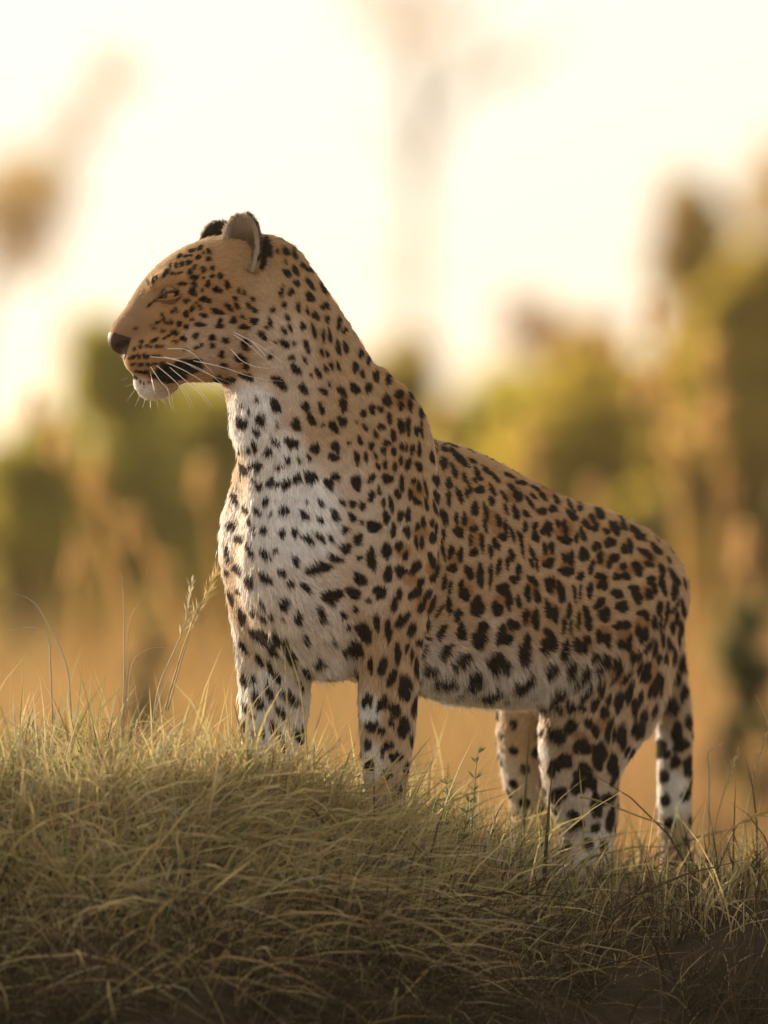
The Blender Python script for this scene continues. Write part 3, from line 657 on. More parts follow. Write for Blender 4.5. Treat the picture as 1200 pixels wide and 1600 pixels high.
# hair length by region
hx, hy = pxV[:, 0], pxV[:, 1]
L_ = np.full(len(V), 0.0115)
L_ = L_ + 0.004 * smooth01((hy - 900) / 150)
L_ += 0.006 * smooth01((wV - .3) / .6) * (hy > 600) * smooth01((1120 - hy) / 80)
belly = smooth01((-N[:, 2] - 0.05) / .5) * smooth01((hx - 640) / 40) * smooth01((1150 - hy) / 30) * smooth01((hy - 980) / 60)
L_ += 0.011 * belly
facew = smooth01((420 - hx) / 110) * smooth01((640 - hy) / 40)
L_ = L_ * (1 - facew) + facew * (0.0062 + 0.004 * smooth01((hx - 260) / 100))
muz = smooth01((250 - hx) / 40) * facew
L_ = L_ * (1 - muz) + muz * 0.0040
chin = smooth01((hy - 600) / 15) * smooth01((290 - hx) / 30)
L_ += 0.005 * chin
legs = smooth01((hy - 1120) / 60)
L_ = L_ * (1 - legs) + legs * 0.012
dens = np.ones(len(V)) * (1 + 2.6 * facew)
# none over eyes and nose leather
for e in EYE:
    dens *= smooth01((np.linalg.norm((V - e) * np.array([1, .7, 1.6]), axis=1) - 0.0135) / 0.004)
NOSE = P(184, 540, HD)
nose_d = np.linalg.norm((V - NOSE) / np.array([.0215, .027, .0195]), axis=1)
dens *= 1 - 0.97 * ((pxV[:, 0] < 201 - np.abs(pxV[:, 1] - 532) * .25) & (pxV[:, 1] > 521) & (pxV[:, 1] < 559))
dens *= hy < 1420
fur = make_fur('fur', V, N, Q, flowv, dens, L_, body, lambda p, n_: coat(p, n_)[:2], FUR_N if 'FUR_N' in globals() else 720000)
#LEOPARD_END
# ---- ears
def make_ear(base, Fv, Uv, h, w0, cup):
    Fv = np.array(Fv, float); Fv /= np.linalg.norm(Fv)
    Uv = np.array(Uv, float); Uv -= Fv * (Uv @ Fv); Uv /= np.linalg.norm(Uv)
    A = np.cross(Uv, Fv)
    nu, nv = 25, 21
    front = np.zeros((nu, nv, 3)); back = np.zeros((nu, nv, 3))
    for i in range(nu):
        u = -1 + 2 * i / (nu - 1)
        for j in range(nv):
            v = j / (nv - 1)
            w = w0 * math.sqrt(max(1e-4, 1 - (v * .985) ** 3.8)) * (0.86 + 0.14 * math.sin(v * 3.0))
            q = base + Uv * h * v + A * w * u + Fv * (cup * (abs(u) ** 2.2) * (w / w0) - 0.010 * math.sin(v * 3.1))
            th = 0.0045 * (1 - abs(u) ** 4) * (1 - v ** 4) + 0.0012
            front[i, j] = q; back[i, j] = q - Fv * th - A * (-u) * th * 0.3
    Vv = np.vstack([front.reshape(-1, 3), back.reshape(-1, 3)])
    nf = nu * nv; Qs = []
    for i in range(nu - 1):
        for j in range(nv - 1):
            a = i * nv + j
            Qs.append((a, a + 1, a + nv + 1, a + nv)); Qs.append((nf + a, nf + a + nv, nf + a + nv + 1, nf + a + 1))
    for i in range(nu - 1):
        for j, fl in ((nv - 1, 0), (0, 1)):
            a = i * nv + j; q = (a, nf + a, nf + a + nv, a + nv)
            Qs.append(q if not fl else q[::-1])
    for j in range(nv - 1):
        for i, fl in ((0, 0), (nu - 1, 1)):
            a = i * nv + j; q = (a, nf + a, nf + a + 1, a + 1)
            Qs.append(q if not fl else q[::-1])
    Qs = np.array(Qs)
    # outward normals
    Nn = np.zeros_like(Vv)
    fn = np.cross(Vv[Qs[:, 1]] - Vv[Qs[:, 0]], Vv[Qs[:, 2]] - Vv[Qs[:, 0]])
    for k in range(4):
        np.add.at(Nn, Qs[:, k], fn)
    Nn /= np.linalg.norm(Nn, axis=1, keepdims=True) + 1e-9
    if (Nn[:nf] @ Fv).mean() < 0:
        Qs = Qs[:, ::-1]; Nn = -Nn
    isback = np.r_[np.zeros(nf), np.ones(nf)]
    uu = np.tile(np.repeat(np.linspace(-1, 1, nu), nv), 2); vv = np.tile(np.tile(np.linspace(0, 1, nv), nu), 2)
    return Vv, Nn, Qs, isback, uu, vv, Fv, Uv

def ear_colour(isb, u, v):
    inner = np.array([.34, .26, .17]); rim = np.array([.50, .43, .33]); bk = np.array([.020, .014, .011]); tan = np.array([.42, .27, .14]); deep = np.array([.13, .08, .05])
    e = smooth01((np.maximum(np.abs(u) * .9, v) - .50) / .3)[:, None]
    f = deep * (1 - e) + inner * e
    e2 = smooth01((np.maximum(np.abs(u), v) - .70) / .2)[:, None]
    f = f * (1 - e2) + rim * e2
    b = smooth01((v - .10) / .15)[:, None]; b = tan * (1 - b) + bk * b
    return np.where(isb[:, None] > .5, b, f)

for base, Fv, Uv, h_, w_ in ((P(380, 430, HD - .050), (-.58, -.80, .12), (-.13, -.10, 1), .091, .036),
                             (P(338, 415, HD + .047), (-.72, .66, .16), (-.10, .16, 1), .064, .033)):
    eV, eN, eQ, eb, eu, ev, Fv, Uv = make_ear(base, Fv, Uv, h_, w_, 0.020)
    ec = ear_colour(eb, eu, ev)
    ear = fast_mesh('ear', eV, eQ, skin_mat, None, ec * .8, smooth=True); keep(ear, leo)
    eflow = np.tile(Uv, (len(eV), 1)) + (eu[:, None]) * np.cross(Uv, Fv)[None] * .7
    tree_i = [Vector(v) for v in eV]
    from mathutils.kdtree import KDTree
    kd = KDTree(len(tree_i))
    for i, v in enumerate(tree_i): kd.insert(v, i)
    kd.balance()
    def ear_fn(p, n_, kd=kd, ec=ec, eN=eN):
        idx = []
        for q, nn in zip(p, n_):
            best = None; bd = -9
            for co, i, d in kd.find_n(q, 6):
                s_ = eN[i] @ nn - d * 40
                if s_ > bd: bd = s_; best = i
            idx.append(best)
        return ec[idx], None
    el = 0.0095 + 0.006 * (1 - eb) * smooth01((1 - np.abs(eu)) / .6) * smooth01((1 - ev) / .6)
    make_fur('ear_fur', eV, eN, eQ, eflow, np.ones(len(eV)), el, ear, ear_fn, 16000, lift=.8)

# ---- eyes
amber = mat_plain('eye_amber', (0.36, 0.165, 0.025), 0.2, 0.5, 300, 0.4)
pupil_m = mat_plain('eye_pupil', (0.004, 0.004, 0.004), 0.08, 0, 1, 0.7)
sclera = mat_plain('eye_dark', (0.03, 0.018, 0.012), 0.3, 0.2, 200, 0.4)
lid_m = mat_plain('eyelid_skin', (0.03, 0.018, 0.012), 0.5, 0.2, 200, 0.4)
lid_fur = mat_plain('lid_fur', (0.26, 0.16, 0.08), 0.85, 0.3, 400, 0.1)
lid_low = mat_plain('lower_lid_skin', (0.20, 0.10, 0.045), 0.6, 0.3, 200, 0.3)
def cap(center, r, axis, ang, nseg=28, nr=8):
    axis = np.array(axis, float); axis /= np.linalg.norm(axis)
    x = np.cross(axis, [0, 0, 1.0] if abs(axis[2]) < .9 else [1.0, 0, 0]); x /= np.linalg.norm(x); y = np.cross(axis, x)
    v = [center + axis * r]; f = []
    for i in range(1, nr + 1):
        a = ang * i / nr
        for j in range(nseg):
            b = 2 * math.pi * j / nseg
            v.append(center + r * (axis * math.cos(a) + (x * math.cos(b) + y * math.sin(b)) * math.sin(a)))
    for j in range(nseg):
        f.append((0, 1 + j, 1 + (j + 1) % nseg))
    for i in range(nr - 1):
        for j in range(nseg):
            a = 1 + i * nseg + j; b = 1 + i * nseg + (j + 1) % nseg
            f.append((a, a + nseg, b + nseg, b))
    return v, f
def tube(pts, radii, sides=6):
    pts = np.array(pts, float); v = []; f = []
    for i, p in enumerate(pts):
        t = pts[min(i + 1, len(pts) - 1)] - pts[max(i - 1, 0)]; t /= np.linalg.norm(t) + 1e-9
        x = np.cross(t, [0.3, 0.9, 0.1]); x /= np.linalg.norm(x); y = np.cross(t, x)
        for j in range(sides):
            a = 2 * math.pi * j / sides
            v.append(p + radii[i] * (x * math.cos(a) + y * math.sin(a)))
    for i in range(len(pts) - 1):
        for j in range(sides):
            a = i * sides + j; b = i * sides + (j + 1) % sides
            f.append((a, b, b + sides, a + sides))
    f.append(tuple(range(sides))[::-1]); f.append(tuple(range((len(pts) - 1) * sides, len(pts) * sides)))
    return v, f
for e, sg in zip(EYE, (-1, 1)):
    v, f = cap(e, 0.0138, (0, sg, 0), 3.1, 32, 16)
    eye = keep(mesh_obj('eye', v, f, sclera), leo)
    gz = (-.66, sg * .75, -.02)
    v, f = cap(e, 0.01405, gz, R(66)); mesh_obj('iris', v, f, amber, eye)
    v, f = cap(e, 0.0143, (-.78, sg * .62, 0.04), R(36)); mesh_obj('pupil', v, f, pupil_m, eye)
    for ax_, an_, mt_ in (((.15, sg * .45, .90), 41, lid_fur), ((.10, sg * .45, -.90), 38, lid_fur)):
        v, f = cap(e, 0.0150, ax_, R(an_), 28, 8); keep(mesh_obj('eyelid', v, f, mt_), leo)
    for pts in ([(244, 468, .044), (251, 462.5, .052), (259, 458, .0575), (268, 455.5, .0590), (277, 454, .0575), (284, 454, .0535), (288, 455, .050)],
                [(244, 468, .044), (253, 468.5, .053), (262, 468.5, .0585), (271, 467, .0595), (279, 463.5, .058), (285, 458.5, .054), (288, 455, .050)]):
        q = catmull([P(a, b, HD + sg * c) for a, b, c in pts], 4)
        v, f = tube(q, 0.0020 * np.sin(np.linspace(.35, 2.8, len(q))) + .0004, 6)
        keep(mesh_obj('eyelid', v, f, lid_m if pts[1][1] < 465 else lid_low), leo)

# ---- nose leather
NOSEP = [(150, 519), (178, 519.5), (192, 524), (205, 528), (201, 540), (193, 561), (150, 566)]
pupil_m2 = mat_plain('nostril_dark', (0.012, 0.008, 0.007), 0.7, 0, 1, 0.2)
nose_m = mat_plain('nose_leather', (0.042, 0.021, 0.016), 0.62, 0.35, 500, 0.3)
def in_poly(x, y, poly):
    r = np.zeros(x.shape, bool); n_ = len(poly)
    for k in range(n_):
        (x0, y0), (x1, y1) = poly[k], poly[(k + 1) % n_]
        c = ((y0 > y) != (y1 > y)) & (x < (x1 - x0) * (y - y0) / (y1 - y0 + 1e-12) + x0)
        r ^= c
    return r
def surface_patch(name, mat, inside, off, sub, parent, near):
    """a thin skin that follows the head's surface"""
    mk = np.where(np.linalg.norm(V[Q].mean(1) - near, axis=1) < .06)[0]
    vs, qs = [], []
    g = np.linspace(0, 1, sub + 1)
    A, B, C, D = [V[Q[mk, k]] for k in range(4)]
    NA, NB, NC, ND = [N[Q[mk, k]] for k in range(4)]
    def bil(X, u, v): return (X[0] * (1 - u) + X[1] * u) * (1 - v) + (X[3] * (1 - u) + X[2] * u) * v
    for a in range(sub):
        for b in range(sub):
            cor = [(g[a], g[b]), (g[a + 1], g[b]), (g[a + 1], g[b + 1]), (g[a], g[b + 1])]
            P4 = np.stack([bil((A, B, C, D), u, v) + off * bil((NA, NB, NC, ND), u, v) for u, v in cor], 1)
            q = to_px(P4.mean(1)); ok = inside(q[:, 0], q[:, 1], P4.mean(1))
            vs.append(P4[ok].reshape(-1, 3))
    vs = np.vstack(vs)
    o = fast_mesh(name, vs, np.arange(len(vs)).reshape(-1, 4), mat, None, None, smooth=False)
    bm = bmesh.new(); bm.from_mesh(o.data); bmesh.ops.remove_doubles(bm, verts=bm.verts, dist=2e-4)
    for f_ in bm.faces: f_.smooth = True
    bm.to_mesh(o.data); bm.free()
    return keep(o, leo) if parent is None else keep_in(o, parent)
def keep_in(o, parent):
    o.parent = parent
    return o
nose = surface_patch('nose', nose_m, lambda x, y, p: in_poly(x, y, NOSEP), .0011, 5, None, P(184, 540, HD))
for sg in (-1, 1):
    surface_patch('nostril', pupil_m2, lambda x, y, p, sg=sg: (sg * (p[:, 1] - HD) > .004) & ((((x - 191) * .94 - (y - 537) * .34) / 11.5) ** 2 + (((x - 191) * .34 + (y - 537) * .94) / 5.2) ** 2 < 1), .0017, 5, nose, P(190, 537, HD + sg * .02))

# ---- whiskers
whisk_m = mat_plain('whisker', (0.85, 0.83, 0.80), 0.35, 0, 1, 0.4)
WH = ["405 820 520 825 610 890 700 980", "390 875 540 915 700 1000 820 1130", "300 870 460 880 545 860", "570 895 750 935 950 1000 1130 1025", "400 905 520 960 650 1040 750 1120",
      "340 925 440 1010 500 1080 555 1200", "300 930 360 1020 410 1080 430 1200", "420 935 520 1020 600 1090 675 1190", "300 970 315 1040 325 1090", "385 870 500 900 620 960 830 1045",
      "820 715 980 800 1170 935", "820 730 920 800 1035 905", "800 820 880 900 1000 940 1110 930", "930 770 1000 840 1030 890",
      "370 270 300 200 210 150", "420 210 350 150 270 110", "350 300 260 300 200 330", "340 280 290 170 205 85",
      "200 1080 150 1150", "235 1110 200 1190", "300 1130 300 1200", "340 1140 350 1195", "190 1040 130 1060", "160 1000 110 1020", "400 1110 440 1200", "270 1125 250 1190", "370 1125 400 1180"]
for iw, t in enumerate(WH):
    q = [float(x) for x in t.split()]
    pts = [(160 + q[k] / 4, 340 + q[k + 1] / 4) for k in range(0, len(q), 2)]
    loc, _ = hit(*pts[0])
    if loc is None:
        loc = np.array(P(pts[0][0], pts[0][1], HD - .01))
    d0 = loc[1]; n_ = len(pts)
    spread = 0.055 if iw < 10 else (0.03 if iw < 14 else 0.012)
    c = catmull([P(x, y, d0 - .001 - spread * (k / (n_ - 1)) ** .8) for k, (x, y) in enumerate(pts)], 6)
    rad = np.linspace(1, .15, len(c)) * (0.00062 if iw < 14 else 0.00032)
    v, f = tube(c, rad, 5)
    keep(mesh_obj('whisker', v, f, whisk_m), leo)
    if iw < 10:                           # the other cheek
        c2 = c.copy(); c2[:, 1] = 2 * HD - c2[:, 1]; c2[:, 2] += 0.004 * math.sin(iw * 3)
        v, f = tube(c2, rad, 4)
        keep(mesh_obj('whisker', v, f, whisk_m), leo)
#GRASS_BEGIN
# ------------------------------------------------------------------ GRASS ON THE MOUND
grass_m = mat_leafy('grass_blade', 0.35, 0.75, 0.15)
GCOL = np.array([[.53, .43, .21], [.42, .36, .155], [.29, .27, .10], [.18, .20, .08], [.33, .22, .115], [.46, .41, .28], [.41, .28, .13]])
def blades(name, root, up, L, width, bend, lean, colr, seg=5, mat=grass_m):
    """bent tapering ribbons"""
    n = len(root)
    t = np.linspace(0, 1, seg)
    pts = np.empty((n, seg, 3))
    up = up / np.linalg.norm(up, axis=1, keepdims=True)
    for k, q in enumerate(t):
        pts[:, k] = root + up * (L * q)[:, None] + lean * (L * bend * q * q)[:, None]
        pts[:, k, 2] -= (L * bend ** 2 * 0.55 * q ** 3)
    tang = pts[:, -1] - pts[:, 0]
    rv = rng.normal(0, 1, (n, 3))
    side = np.cross(tang, rv); side /= np.linalg.norm(side, axis=1, keepdims=True) + 1e-9
    prof = np.array([.75, 1, .9, .62, .06]) if seg == 5 else np.interp(t, [0, .3, .7, 1], [.8, 1, .7, .06])
    V2 = np.empty((n, seg, 2, 3), np.float32)
    for k in range(seg):
        o = side * (width * prof[k] * .5)[:, None]
        V2[:, k, 0] = pts[:, k] - o; V2[:, k, 1] = pts[:, k] + o
    b = (np.arange(n) * seg * 2)[:, None]
    quads = []
    for k in range(seg - 1):
        quads.append(np.concatenate([b + 2 * k, b + 2 * k + 1, b + 2 * k + 3, b + 2 * k + 2], 1))
    cc = np.repeat(colr, seg * 2, 0)
    return fast_mesh(name, V2.reshape(-1, 3), np.concatenate(quads), mat, None, cc)

def grass_roots(n_cl, per, n_uni, xr, yr):
    cx = rng.uniform(*xr, n_cl); cy = rng.uniform(*yr, n_cl)
    x = np.repeat(cx, per) + rng.normal(0, .022, n_cl * per); y = np.repeat(cy, per) + rng.normal(0, .022, n_cl * per)
    cid = np.repeat(np.arange(n_cl), per)
    x = np.r_[x, rng.uniform(*xr, n_uni)]; y = np.r_[y, rng.uniform(*yr, n_uni)]
    cid = np.r_[cid, np.full(n_uni, -1)]
    return x, y, cid
x, y, cid = grass_roots(900, 46, 17000, (-1.05, 1.05), (-1.15, 0.75))
x = np.r_[x, rng.uniform(-1, 1, 26000)]; y = np.r_[y, rng.uniform(-1.2, -.5, 26000)]; cid = np.r_[cid, np.full(26000, -1)]
_sx = rng.uniform(1.0, 1.6, 12000) * rng.choice([-1, 1], 12000)
x = np.r_[x, _sx]; y = np.r_[y, rng.uniform(-1.1, .8, 12000)]; cid = np.r_[cid, np.full(12000, -1)]
x = np.r_[x, rng.uniform(-.3, .12, 5000)]; y = np.r_[y, rng.uniform(-.62, -.36, 5000)]; cid = np.r_[cid, np.full(5000, -1)]
z = mound_z(x, y)
kp = (vnoise(x * 8, y * 8, 5) > .15) | (z > .27) | (rng.random(len(x)) < .25)     # hollows between the tussocks
x, y, z, cid = x[kp], y[kp], z[kp], cid[kp]
e = .01
gx = (mound_z(x + e, y) - mound_z(x - e, y)) / (2 * e); gy = (mound_z(x, y + e) - mound_z(x, y - e)) / (2 * e)
nrm = np.stack([-gx, -gy, np.ones_like(gx)], 1); nrm /= np.linalg.norm(nrm, axis=1, keepdims=True)
n_ = len(x)
cl_h = rng.random(900); cl_c = rng.integers(0, len(GCOL), 900); cl_a = rng.uniform(0, 2 * math.pi, 900)
ch = np.where(cid >= 0, cl_h[np.maximum(cid, 0)], rng.random(n_))
L = rng.uniform(.05, .125, n_) * (0.7 + 0.65 * ch)
steep = np.clip(np.hypot(gx, gy) / 1.2, 0, 1)
up = np.array([0.05, -.05, 1.0])[None] * .75 + nrm * .35 + rng.normal(0, .34, (n_, 3))
lean = np.stack([.12 + rng.normal(0, .8, n_), -.30 * steep + rng.normal(0, .6, n_), -.25 * steep], 1)
ca = cl_a[np.maximum(cid, 0)]
lean[:, 0] += np.where(cid >= 0, np.cos(ca) * .35, 0); lean[:, 1] += np.where(cid >= 0, np.sin(ca) * .35, 0)
bend = rng.uniform(.12, .85, n_) * (0.7 + .6 * steep)
fallen = rng.random(n_) < .22
up[fallen] = nrm[fallen] * .35 + rng.normal(0, .7, (fallen.sum(), 3)) + [0, 0, .1]
ci = np.where(rng.random(n_) < .55, np.where(cid >= 0, cl_c[np.maximum(cid, 0)], 0), rng.choice(len(GCOL), n_, p=[.24, .22, .18, .08, .10, .10, .08]))
cc = GCOL[ci] * rng.uniform(.7, 1.2, (n_, 1))
# vignette shade painted into the blade colours, deeper down the slope
wisp = (rng.random(n_) < .03) & (y > -.55) & (y < .3)
L[wisp] = rng.uniform(.12, .23, wisp.sum()); up[wisp] = np.array([.05, 0, 1]) + rng.normal(0, .16, (wisp.sum(), 3)); bend[wisp] *= .55
dimmed = rng.random(n_) < smooth01((.28 - z) / .26) * .97
DIMC = np.array([[.10, .068, .037], [.065, .044, .025], [.15, .105, .06], [.055, .046, .022]])
cc[dimmed] = DIMC[rng.integers(0, 4, dimmed.sum())] * rng.uniform(.6, 1.2, (dimmed.sum(), 1))
wide = rng.random(n_) < .12
L[wide] *= 1.25
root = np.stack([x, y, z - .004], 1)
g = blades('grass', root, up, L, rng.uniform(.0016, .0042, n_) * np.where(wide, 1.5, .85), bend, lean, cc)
tag(g, 'dense dry olive and straw grass covering the mound', 'grass', kind='stuff')

# tall single stalks one can pick out
stalk_m = mat_leafy('stalk', 0.3, 0.7, 0.2)
def ribbon_stalk(name, pts, d, w, c, label, seeds=0, group=None, whorl=0, dz=0.0):
    pts3 = catmull([P(a, b, d + dz * k) for k, (a, b) in enumerate(pts)], 6)
    rad = np.interp(np.linspace(0, 1, len(pts3)), [0, .6, 1], [1, .75, .15]) * w * .5
    v, f = tube(pts3, rad, 5)
    base = empty(name, tuple(pts3[0]))
    tag(base, label, 'grass stalk', group)
    me = mesh_obj('stem', v, f, stalk_m)
    a = me.data.attributes.new('tint', 'FLOAT_COLOR', 'POINT')
    a.data.foreach_set('color', np.tile(np.r_[c, 1.0].astype(np.float32), len(v)))
    keep(me, base)
    if seeds:
        vs = []; qs = []
        n0 = int(len(pts3) * (1 - .38))
        for k in range(seeds):
            u = n0 + (len(pts3) - 1 - n0) * k / seeds; i = int(u)
            p = pts3[i] + (pts3[min(i + 1, len(pts3) - 1)] - pts3[i]) * (u - i)
            t = pts3[min(i + 1, len(pts3) - 1)] - pts3[i - 1]; t /= np.linalg.norm(t)
            s = np.cross(t, rng.normal(0, 1, 3)); s /= np.linalg.norm(s)
            o = np.cross(t, s)
            ln = rng.uniform(.007, .014) * w / .0016; wd = .0016 * w / .0016
            d_ = t * .8 + s * .5; d_ /= np.linalg.norm(d_)
            b = len(vs)
            vs += [p, p + d_ * ln * .5 + o * wd * .6, p + d_ * ln, p + d_ * ln * .5 - o * wd * .6]
            qs.append((b, b + 1, b + 2, b + 3))
        s_ = fast_mesh('seed_head', vs, qs, stalk_m, None, np.tile(np.array(c) * 1.15, (len(vs), 1)))
        keep(s_, base)
    if whorl:
        vs = []; qs = []
        for k in range(whorl):
            u = (.25 + .72 * (k // 4) / max(1, (whorl // 4))) * (len(pts3) - 1); i = int(u)
            p = pts3[i]; an = rng.uniform(0, 6.28)
            d_ = np.array([math.cos(an), math.sin(an) * .7, .75]); d_ /= np.linalg.norm(d_)
            o = np.cross(d_, [0, 1, .2]); o /= np.linalg.norm(o)
            ln = rng.uniform(.010, .020); b = len(vs)
            vs += [p, p + d_ * ln * .5 + o * .0018, p + d_ * ln, p + d_ * ln * .5 - o * .0018]
            qs.append((b, b + 1, b + 2, b + 3))
        s_ = fast_mesh('leaf', vs, qs, stalk_m, None, np.tile(np.array(c) * 1.0, (len(vs), 1)))
        keep(s_, base)
    return base
straw = (.44, .36, .18); gold = (.46, .33, .12); green = (.15, .19, .08); pale = (.46, .42, .30)
ST = [
 ([(258, 1110), (272, 1060), (300, 975), (345, 885)], -.14, .0036, straw, 'tall pale grass stalk with seed head touching the leopard\'s chest', 46, 0),
 ([(262, 1110), (290, 1010), (312, 945), (352, 918)], -.15, .0026, straw, 'thin grass blade branching right below the leopard\'s chest', 0, 0),
 ([(192, 1120), (194, 1060), (194, 964), (190, 897)], -.10, .0030, pale, 'straight upright pale grass blade left of the leopard', 0, 0),
 ([(198, 1120), (196, 1047), (204, 968), (225, 935), (252, 910)], -.05, .0018, straw, 'thin arching grass stem beside the straight upright blade', 0, 0),
 ([(82, 1130), (79, 1040), (75, 997), (54, 981), (12, 985)], -.2, .0030, pale, 'lower drooping grass blade curling left at the left edge', 0, 0),
 ([(112, 1130), (104, 1040), (71, 968), (50, 939), (17, 925)], -.05, .0026, pale, 'higher drooping grass blade arching left at the left edge', 0, 0),
 ([(240, 1120), (250, 1068), (287, 981), (300, 906)], -.12, .0028, pale, 'slender pale grass stalk left of the seeded stalk by the chest', 24, 0),
 ([(200, 1110), (206, 1040), (233, 1014), (283, 1012)], -.22, .0018, straw, 'low grass stem bent over to the right in the left grass', 0, 0),
 ([(1120, 1345), (1130, 1310), (1160, 1284), (1198, 1268)], -.05, .0026, gold, 'yellow seed stalk leaning right at the right edge', 40, 0),
 ([(1160, 1340), (1164, 1280), (1180, 1208), (1196, 1150)], .1, .0022, straw, 'tall thin seed stalk rising at the right edge of the grass', 36, 0),
 ([(1112, 1340), (1120, 1280), (1136, 1224), (1152, 1176)], .05, .0022, straw, 'thin seed stalk right of the leopard\'s tail', 34, 0),
 ([(1215, 1300), (1208, 1180), (1200, 1132), (1180, 1084)], .05, .0026, pale, 'topmost pale blade tip reaching in from the right edge', 0, 0),
 ([(736, 1330), (740, 1256), (744, 1200), (750, 1156)], -.12, .0020, green, 'tallest green weed stem with small leaves under the belly', 0, 24),
 ([(697, 1330), (698, 1267), (700, 1183)], -.18, .0020, green, 'green weed stem beside the near foreleg with whorled leaves', 0, 20),
 ([(722, 1340), (728, 1280), (738, 1230)], -.16, .0022, green, 'short green weed stem between the two taller weeds', 0, 16),
 ([(1108, 1320), (1108, 1208), (1106, 1176), (1130, 1160)], .05, .0026, pale, 'pale grass blade hooked at its tip beside the tail', 0, 0),
 ([(905, 1245), (936, 1252), (1000, 1276), (1040, 1292), (1070, 1330)], -.02, .0034, (.30, .27, .09), 'long olive blade lying across the near hind leg', 0, 0),
 ([(912, 1330), (910, 1260), (905, 1200)], .02, .0024, gold, 'upright golden blade in front of the near hind leg', 0, 0),
 ([(868, 1350), (860, 1290), (852, 1240)], .02, .0024, straw, 'short straw blade at the front of the near hind leg', 0, 0),
 ([(1040, 1340), (1058, 1270), (1085, 1205)], .25, .0028, pale, 'pale blade slanting across the end of the tail', 0, 0),
 ([(485, 1230), (478, 1150), (468, 1070), (440, 985)], -.42, .0034, straw, 'straw blade standing in front of the far foreleg', 0, 0),
 ([(462, 1240), (450, 1120), (445, 1010)], -.42, .0030, straw, 'second straw blade in front of the far foreleg, nearer its middle', 0, 0),
]
for pts, d, w, c, lab, sd, wh in ST:
    ribbon_stalk('grass_stalk' if not wh else 'weed', pts, d, w, np.array(c), lab, sd, None, wh)

#BACK_BEGIN
# ------------------------------------------------------------------ BACKGROUND
dry_m = mat_leafy('dry_grass_blade', 0.6, 0.8, 0.1)
n_ = 26000
yy = 6 + 44 * rng.random(n_) ** 1.2
half = (yy + DIST) * (0.6 / DIST) * 1.9 + .5
xx = rng.uniform(-1, 1, n_) * half
Lh = rng.uniform(.4, 1.15, n_) * (0.7 + .6 * vnoise(xx * .8, yy * .5, 9))
pal = np.array([[.42, .23, .095], [.40, .25, .115], [.34, .18, .075], [.36, .255, .115], [.30, .205, .09]])
cc = pal[rng.integers(0, 5, n_)] * rng.uniform(.75, 1.15, (n_, 1))
pn = smooth01((vnoise(xx * .9, yy * .35, 12) - .45) / .25)[:, None]          # greener and browner stands among the straw
cc = cc * (1 - pn * .6) + np.array([.27, .21, .075]) * pn * .6
up = np.array([0, 0, 1.0]) + rng.normal(0, .18, (n_, 3))
g = blades('dry_grass', np.stack([xx, yy, np.full(n_, GROUND_Z - .01)], 1), up, Lh, rng.uniform(.006, .014, n_), rng.uniform(.1, .5, n_), rng.normal(0, .6, (n_, 3)) * [1, 1, .1], cc, 5, dry_m)
tag(g, 'tall orange dry grass on the plain behind the mound, out of focus', 'grass', kind='stuff')

leaf_m = mat_leafy('bush_leaf', 0.72, 0.6, 0.25)
bark = mat_plain('bark', (0.16, 0.11, 0.075), 0.9, 0.35, 12, 0.1)
def leaf_cloud(n, centers, radii, size, cols):
    k = rng.choice(len(centers), n, p=np.array(radii) ** 2 / np.sum(np.array(radii) ** 2))
    v = rng.normal(0, 1, (n, 3)); v /= np.linalg.norm(v, axis=1, keepdims=True)
    r = rng.random(n) ** .45
    c = np.array(centers)[k] + v * (np.array(radii)[k] * r)[:, None]
    a = rng.normal(0, 1, (n, 3)); a /= np.linalg.norm(a, axis=1, keepdims=True)
    b = np.cross(a, rng.normal(0, 1, (n, 3))); b /= np.linalg.norm(b, axis=1, keepdims=True)
    s = size * rng.uniform(.6, 1.4, (n, 1))
    V4 = np.stack([c - a * s, c + b * s * .45, c + a * s, c - b * s * .45], 1)
    ci = rng.integers(0, len(cols), n)
    cc = np.array(cols)[ci] * rng.uniform(.7, 1.25, (n, 1))
    return V4.reshape(-1, 3), np.arange(n * 4).reshape(-1, 4), np.repeat(cc, 4, 0)

def shrub(name, label, cat, px, top, d, hw, cols, n=5600, trunk_h=None, group=None, size=.085, squash=1.0):
    k = .001 * (DIST + d) / DIST
    bx = (px - 600) * k; ht = CAMZ + (800 - top) * k - GROUND_Z; w = hw * k
    base = empty(name, (bx, d, GROUND_Z)); tag(base, label, cat, group)
    cl, rd = [], []
    z0 = trunk_h if trunk_h else .12 * ht
    for i in range(44):
        a = rng.uniform(0, 6.28); rr = w * math.sqrt(rng.random()) * .85
        f = rng.random() ** .8
        zz = z0 + (ht - z0) * f * rng.uniform(.82, .98)
        taper = math.sqrt(max(.10, 1 - (f * .95) ** 3.2))
        cl.append((bx + math.cos(a) * rr * taper, d + math.sin(a) * rr * taper * squash, GROUND_Z + zz))
        rd.append(w * rng.uniform(.22, .42))
    v, q, c = leaf_cloud(n, cl, rd, size, cols)
    keep(fast_mesh('crown', v, q, leaf_m, None, c), base)
    tv, tf = [], []
    def limb(p0, p1, r0, r1):
        mid = (np.array(p0) + np.array(p1)) / 2 + rng.normal(0, .05, 3)
        vv, ff = tube(catmull([p0, mid, p1], 4), np.linspace(r0, r1, 9), 7)
        o = len(tv); tv.extend(vv); tf.extend([tuple(i + o for i in f_) for f_ in ff])
    fork = np.array([bx, d, GROUND_Z + z0 + .1 * ht])
    limb((bx, d, GROUND_Z - .05), fork, .03 * ht ** .7 + .02, .02 * ht ** .7 + .015)
    for i in range(8):
        limb(fork, cl[i], .016 * ht ** .7 + .01, .006)
    keep(mesh_obj('trunk', tv, tf, bark), base)
    return base
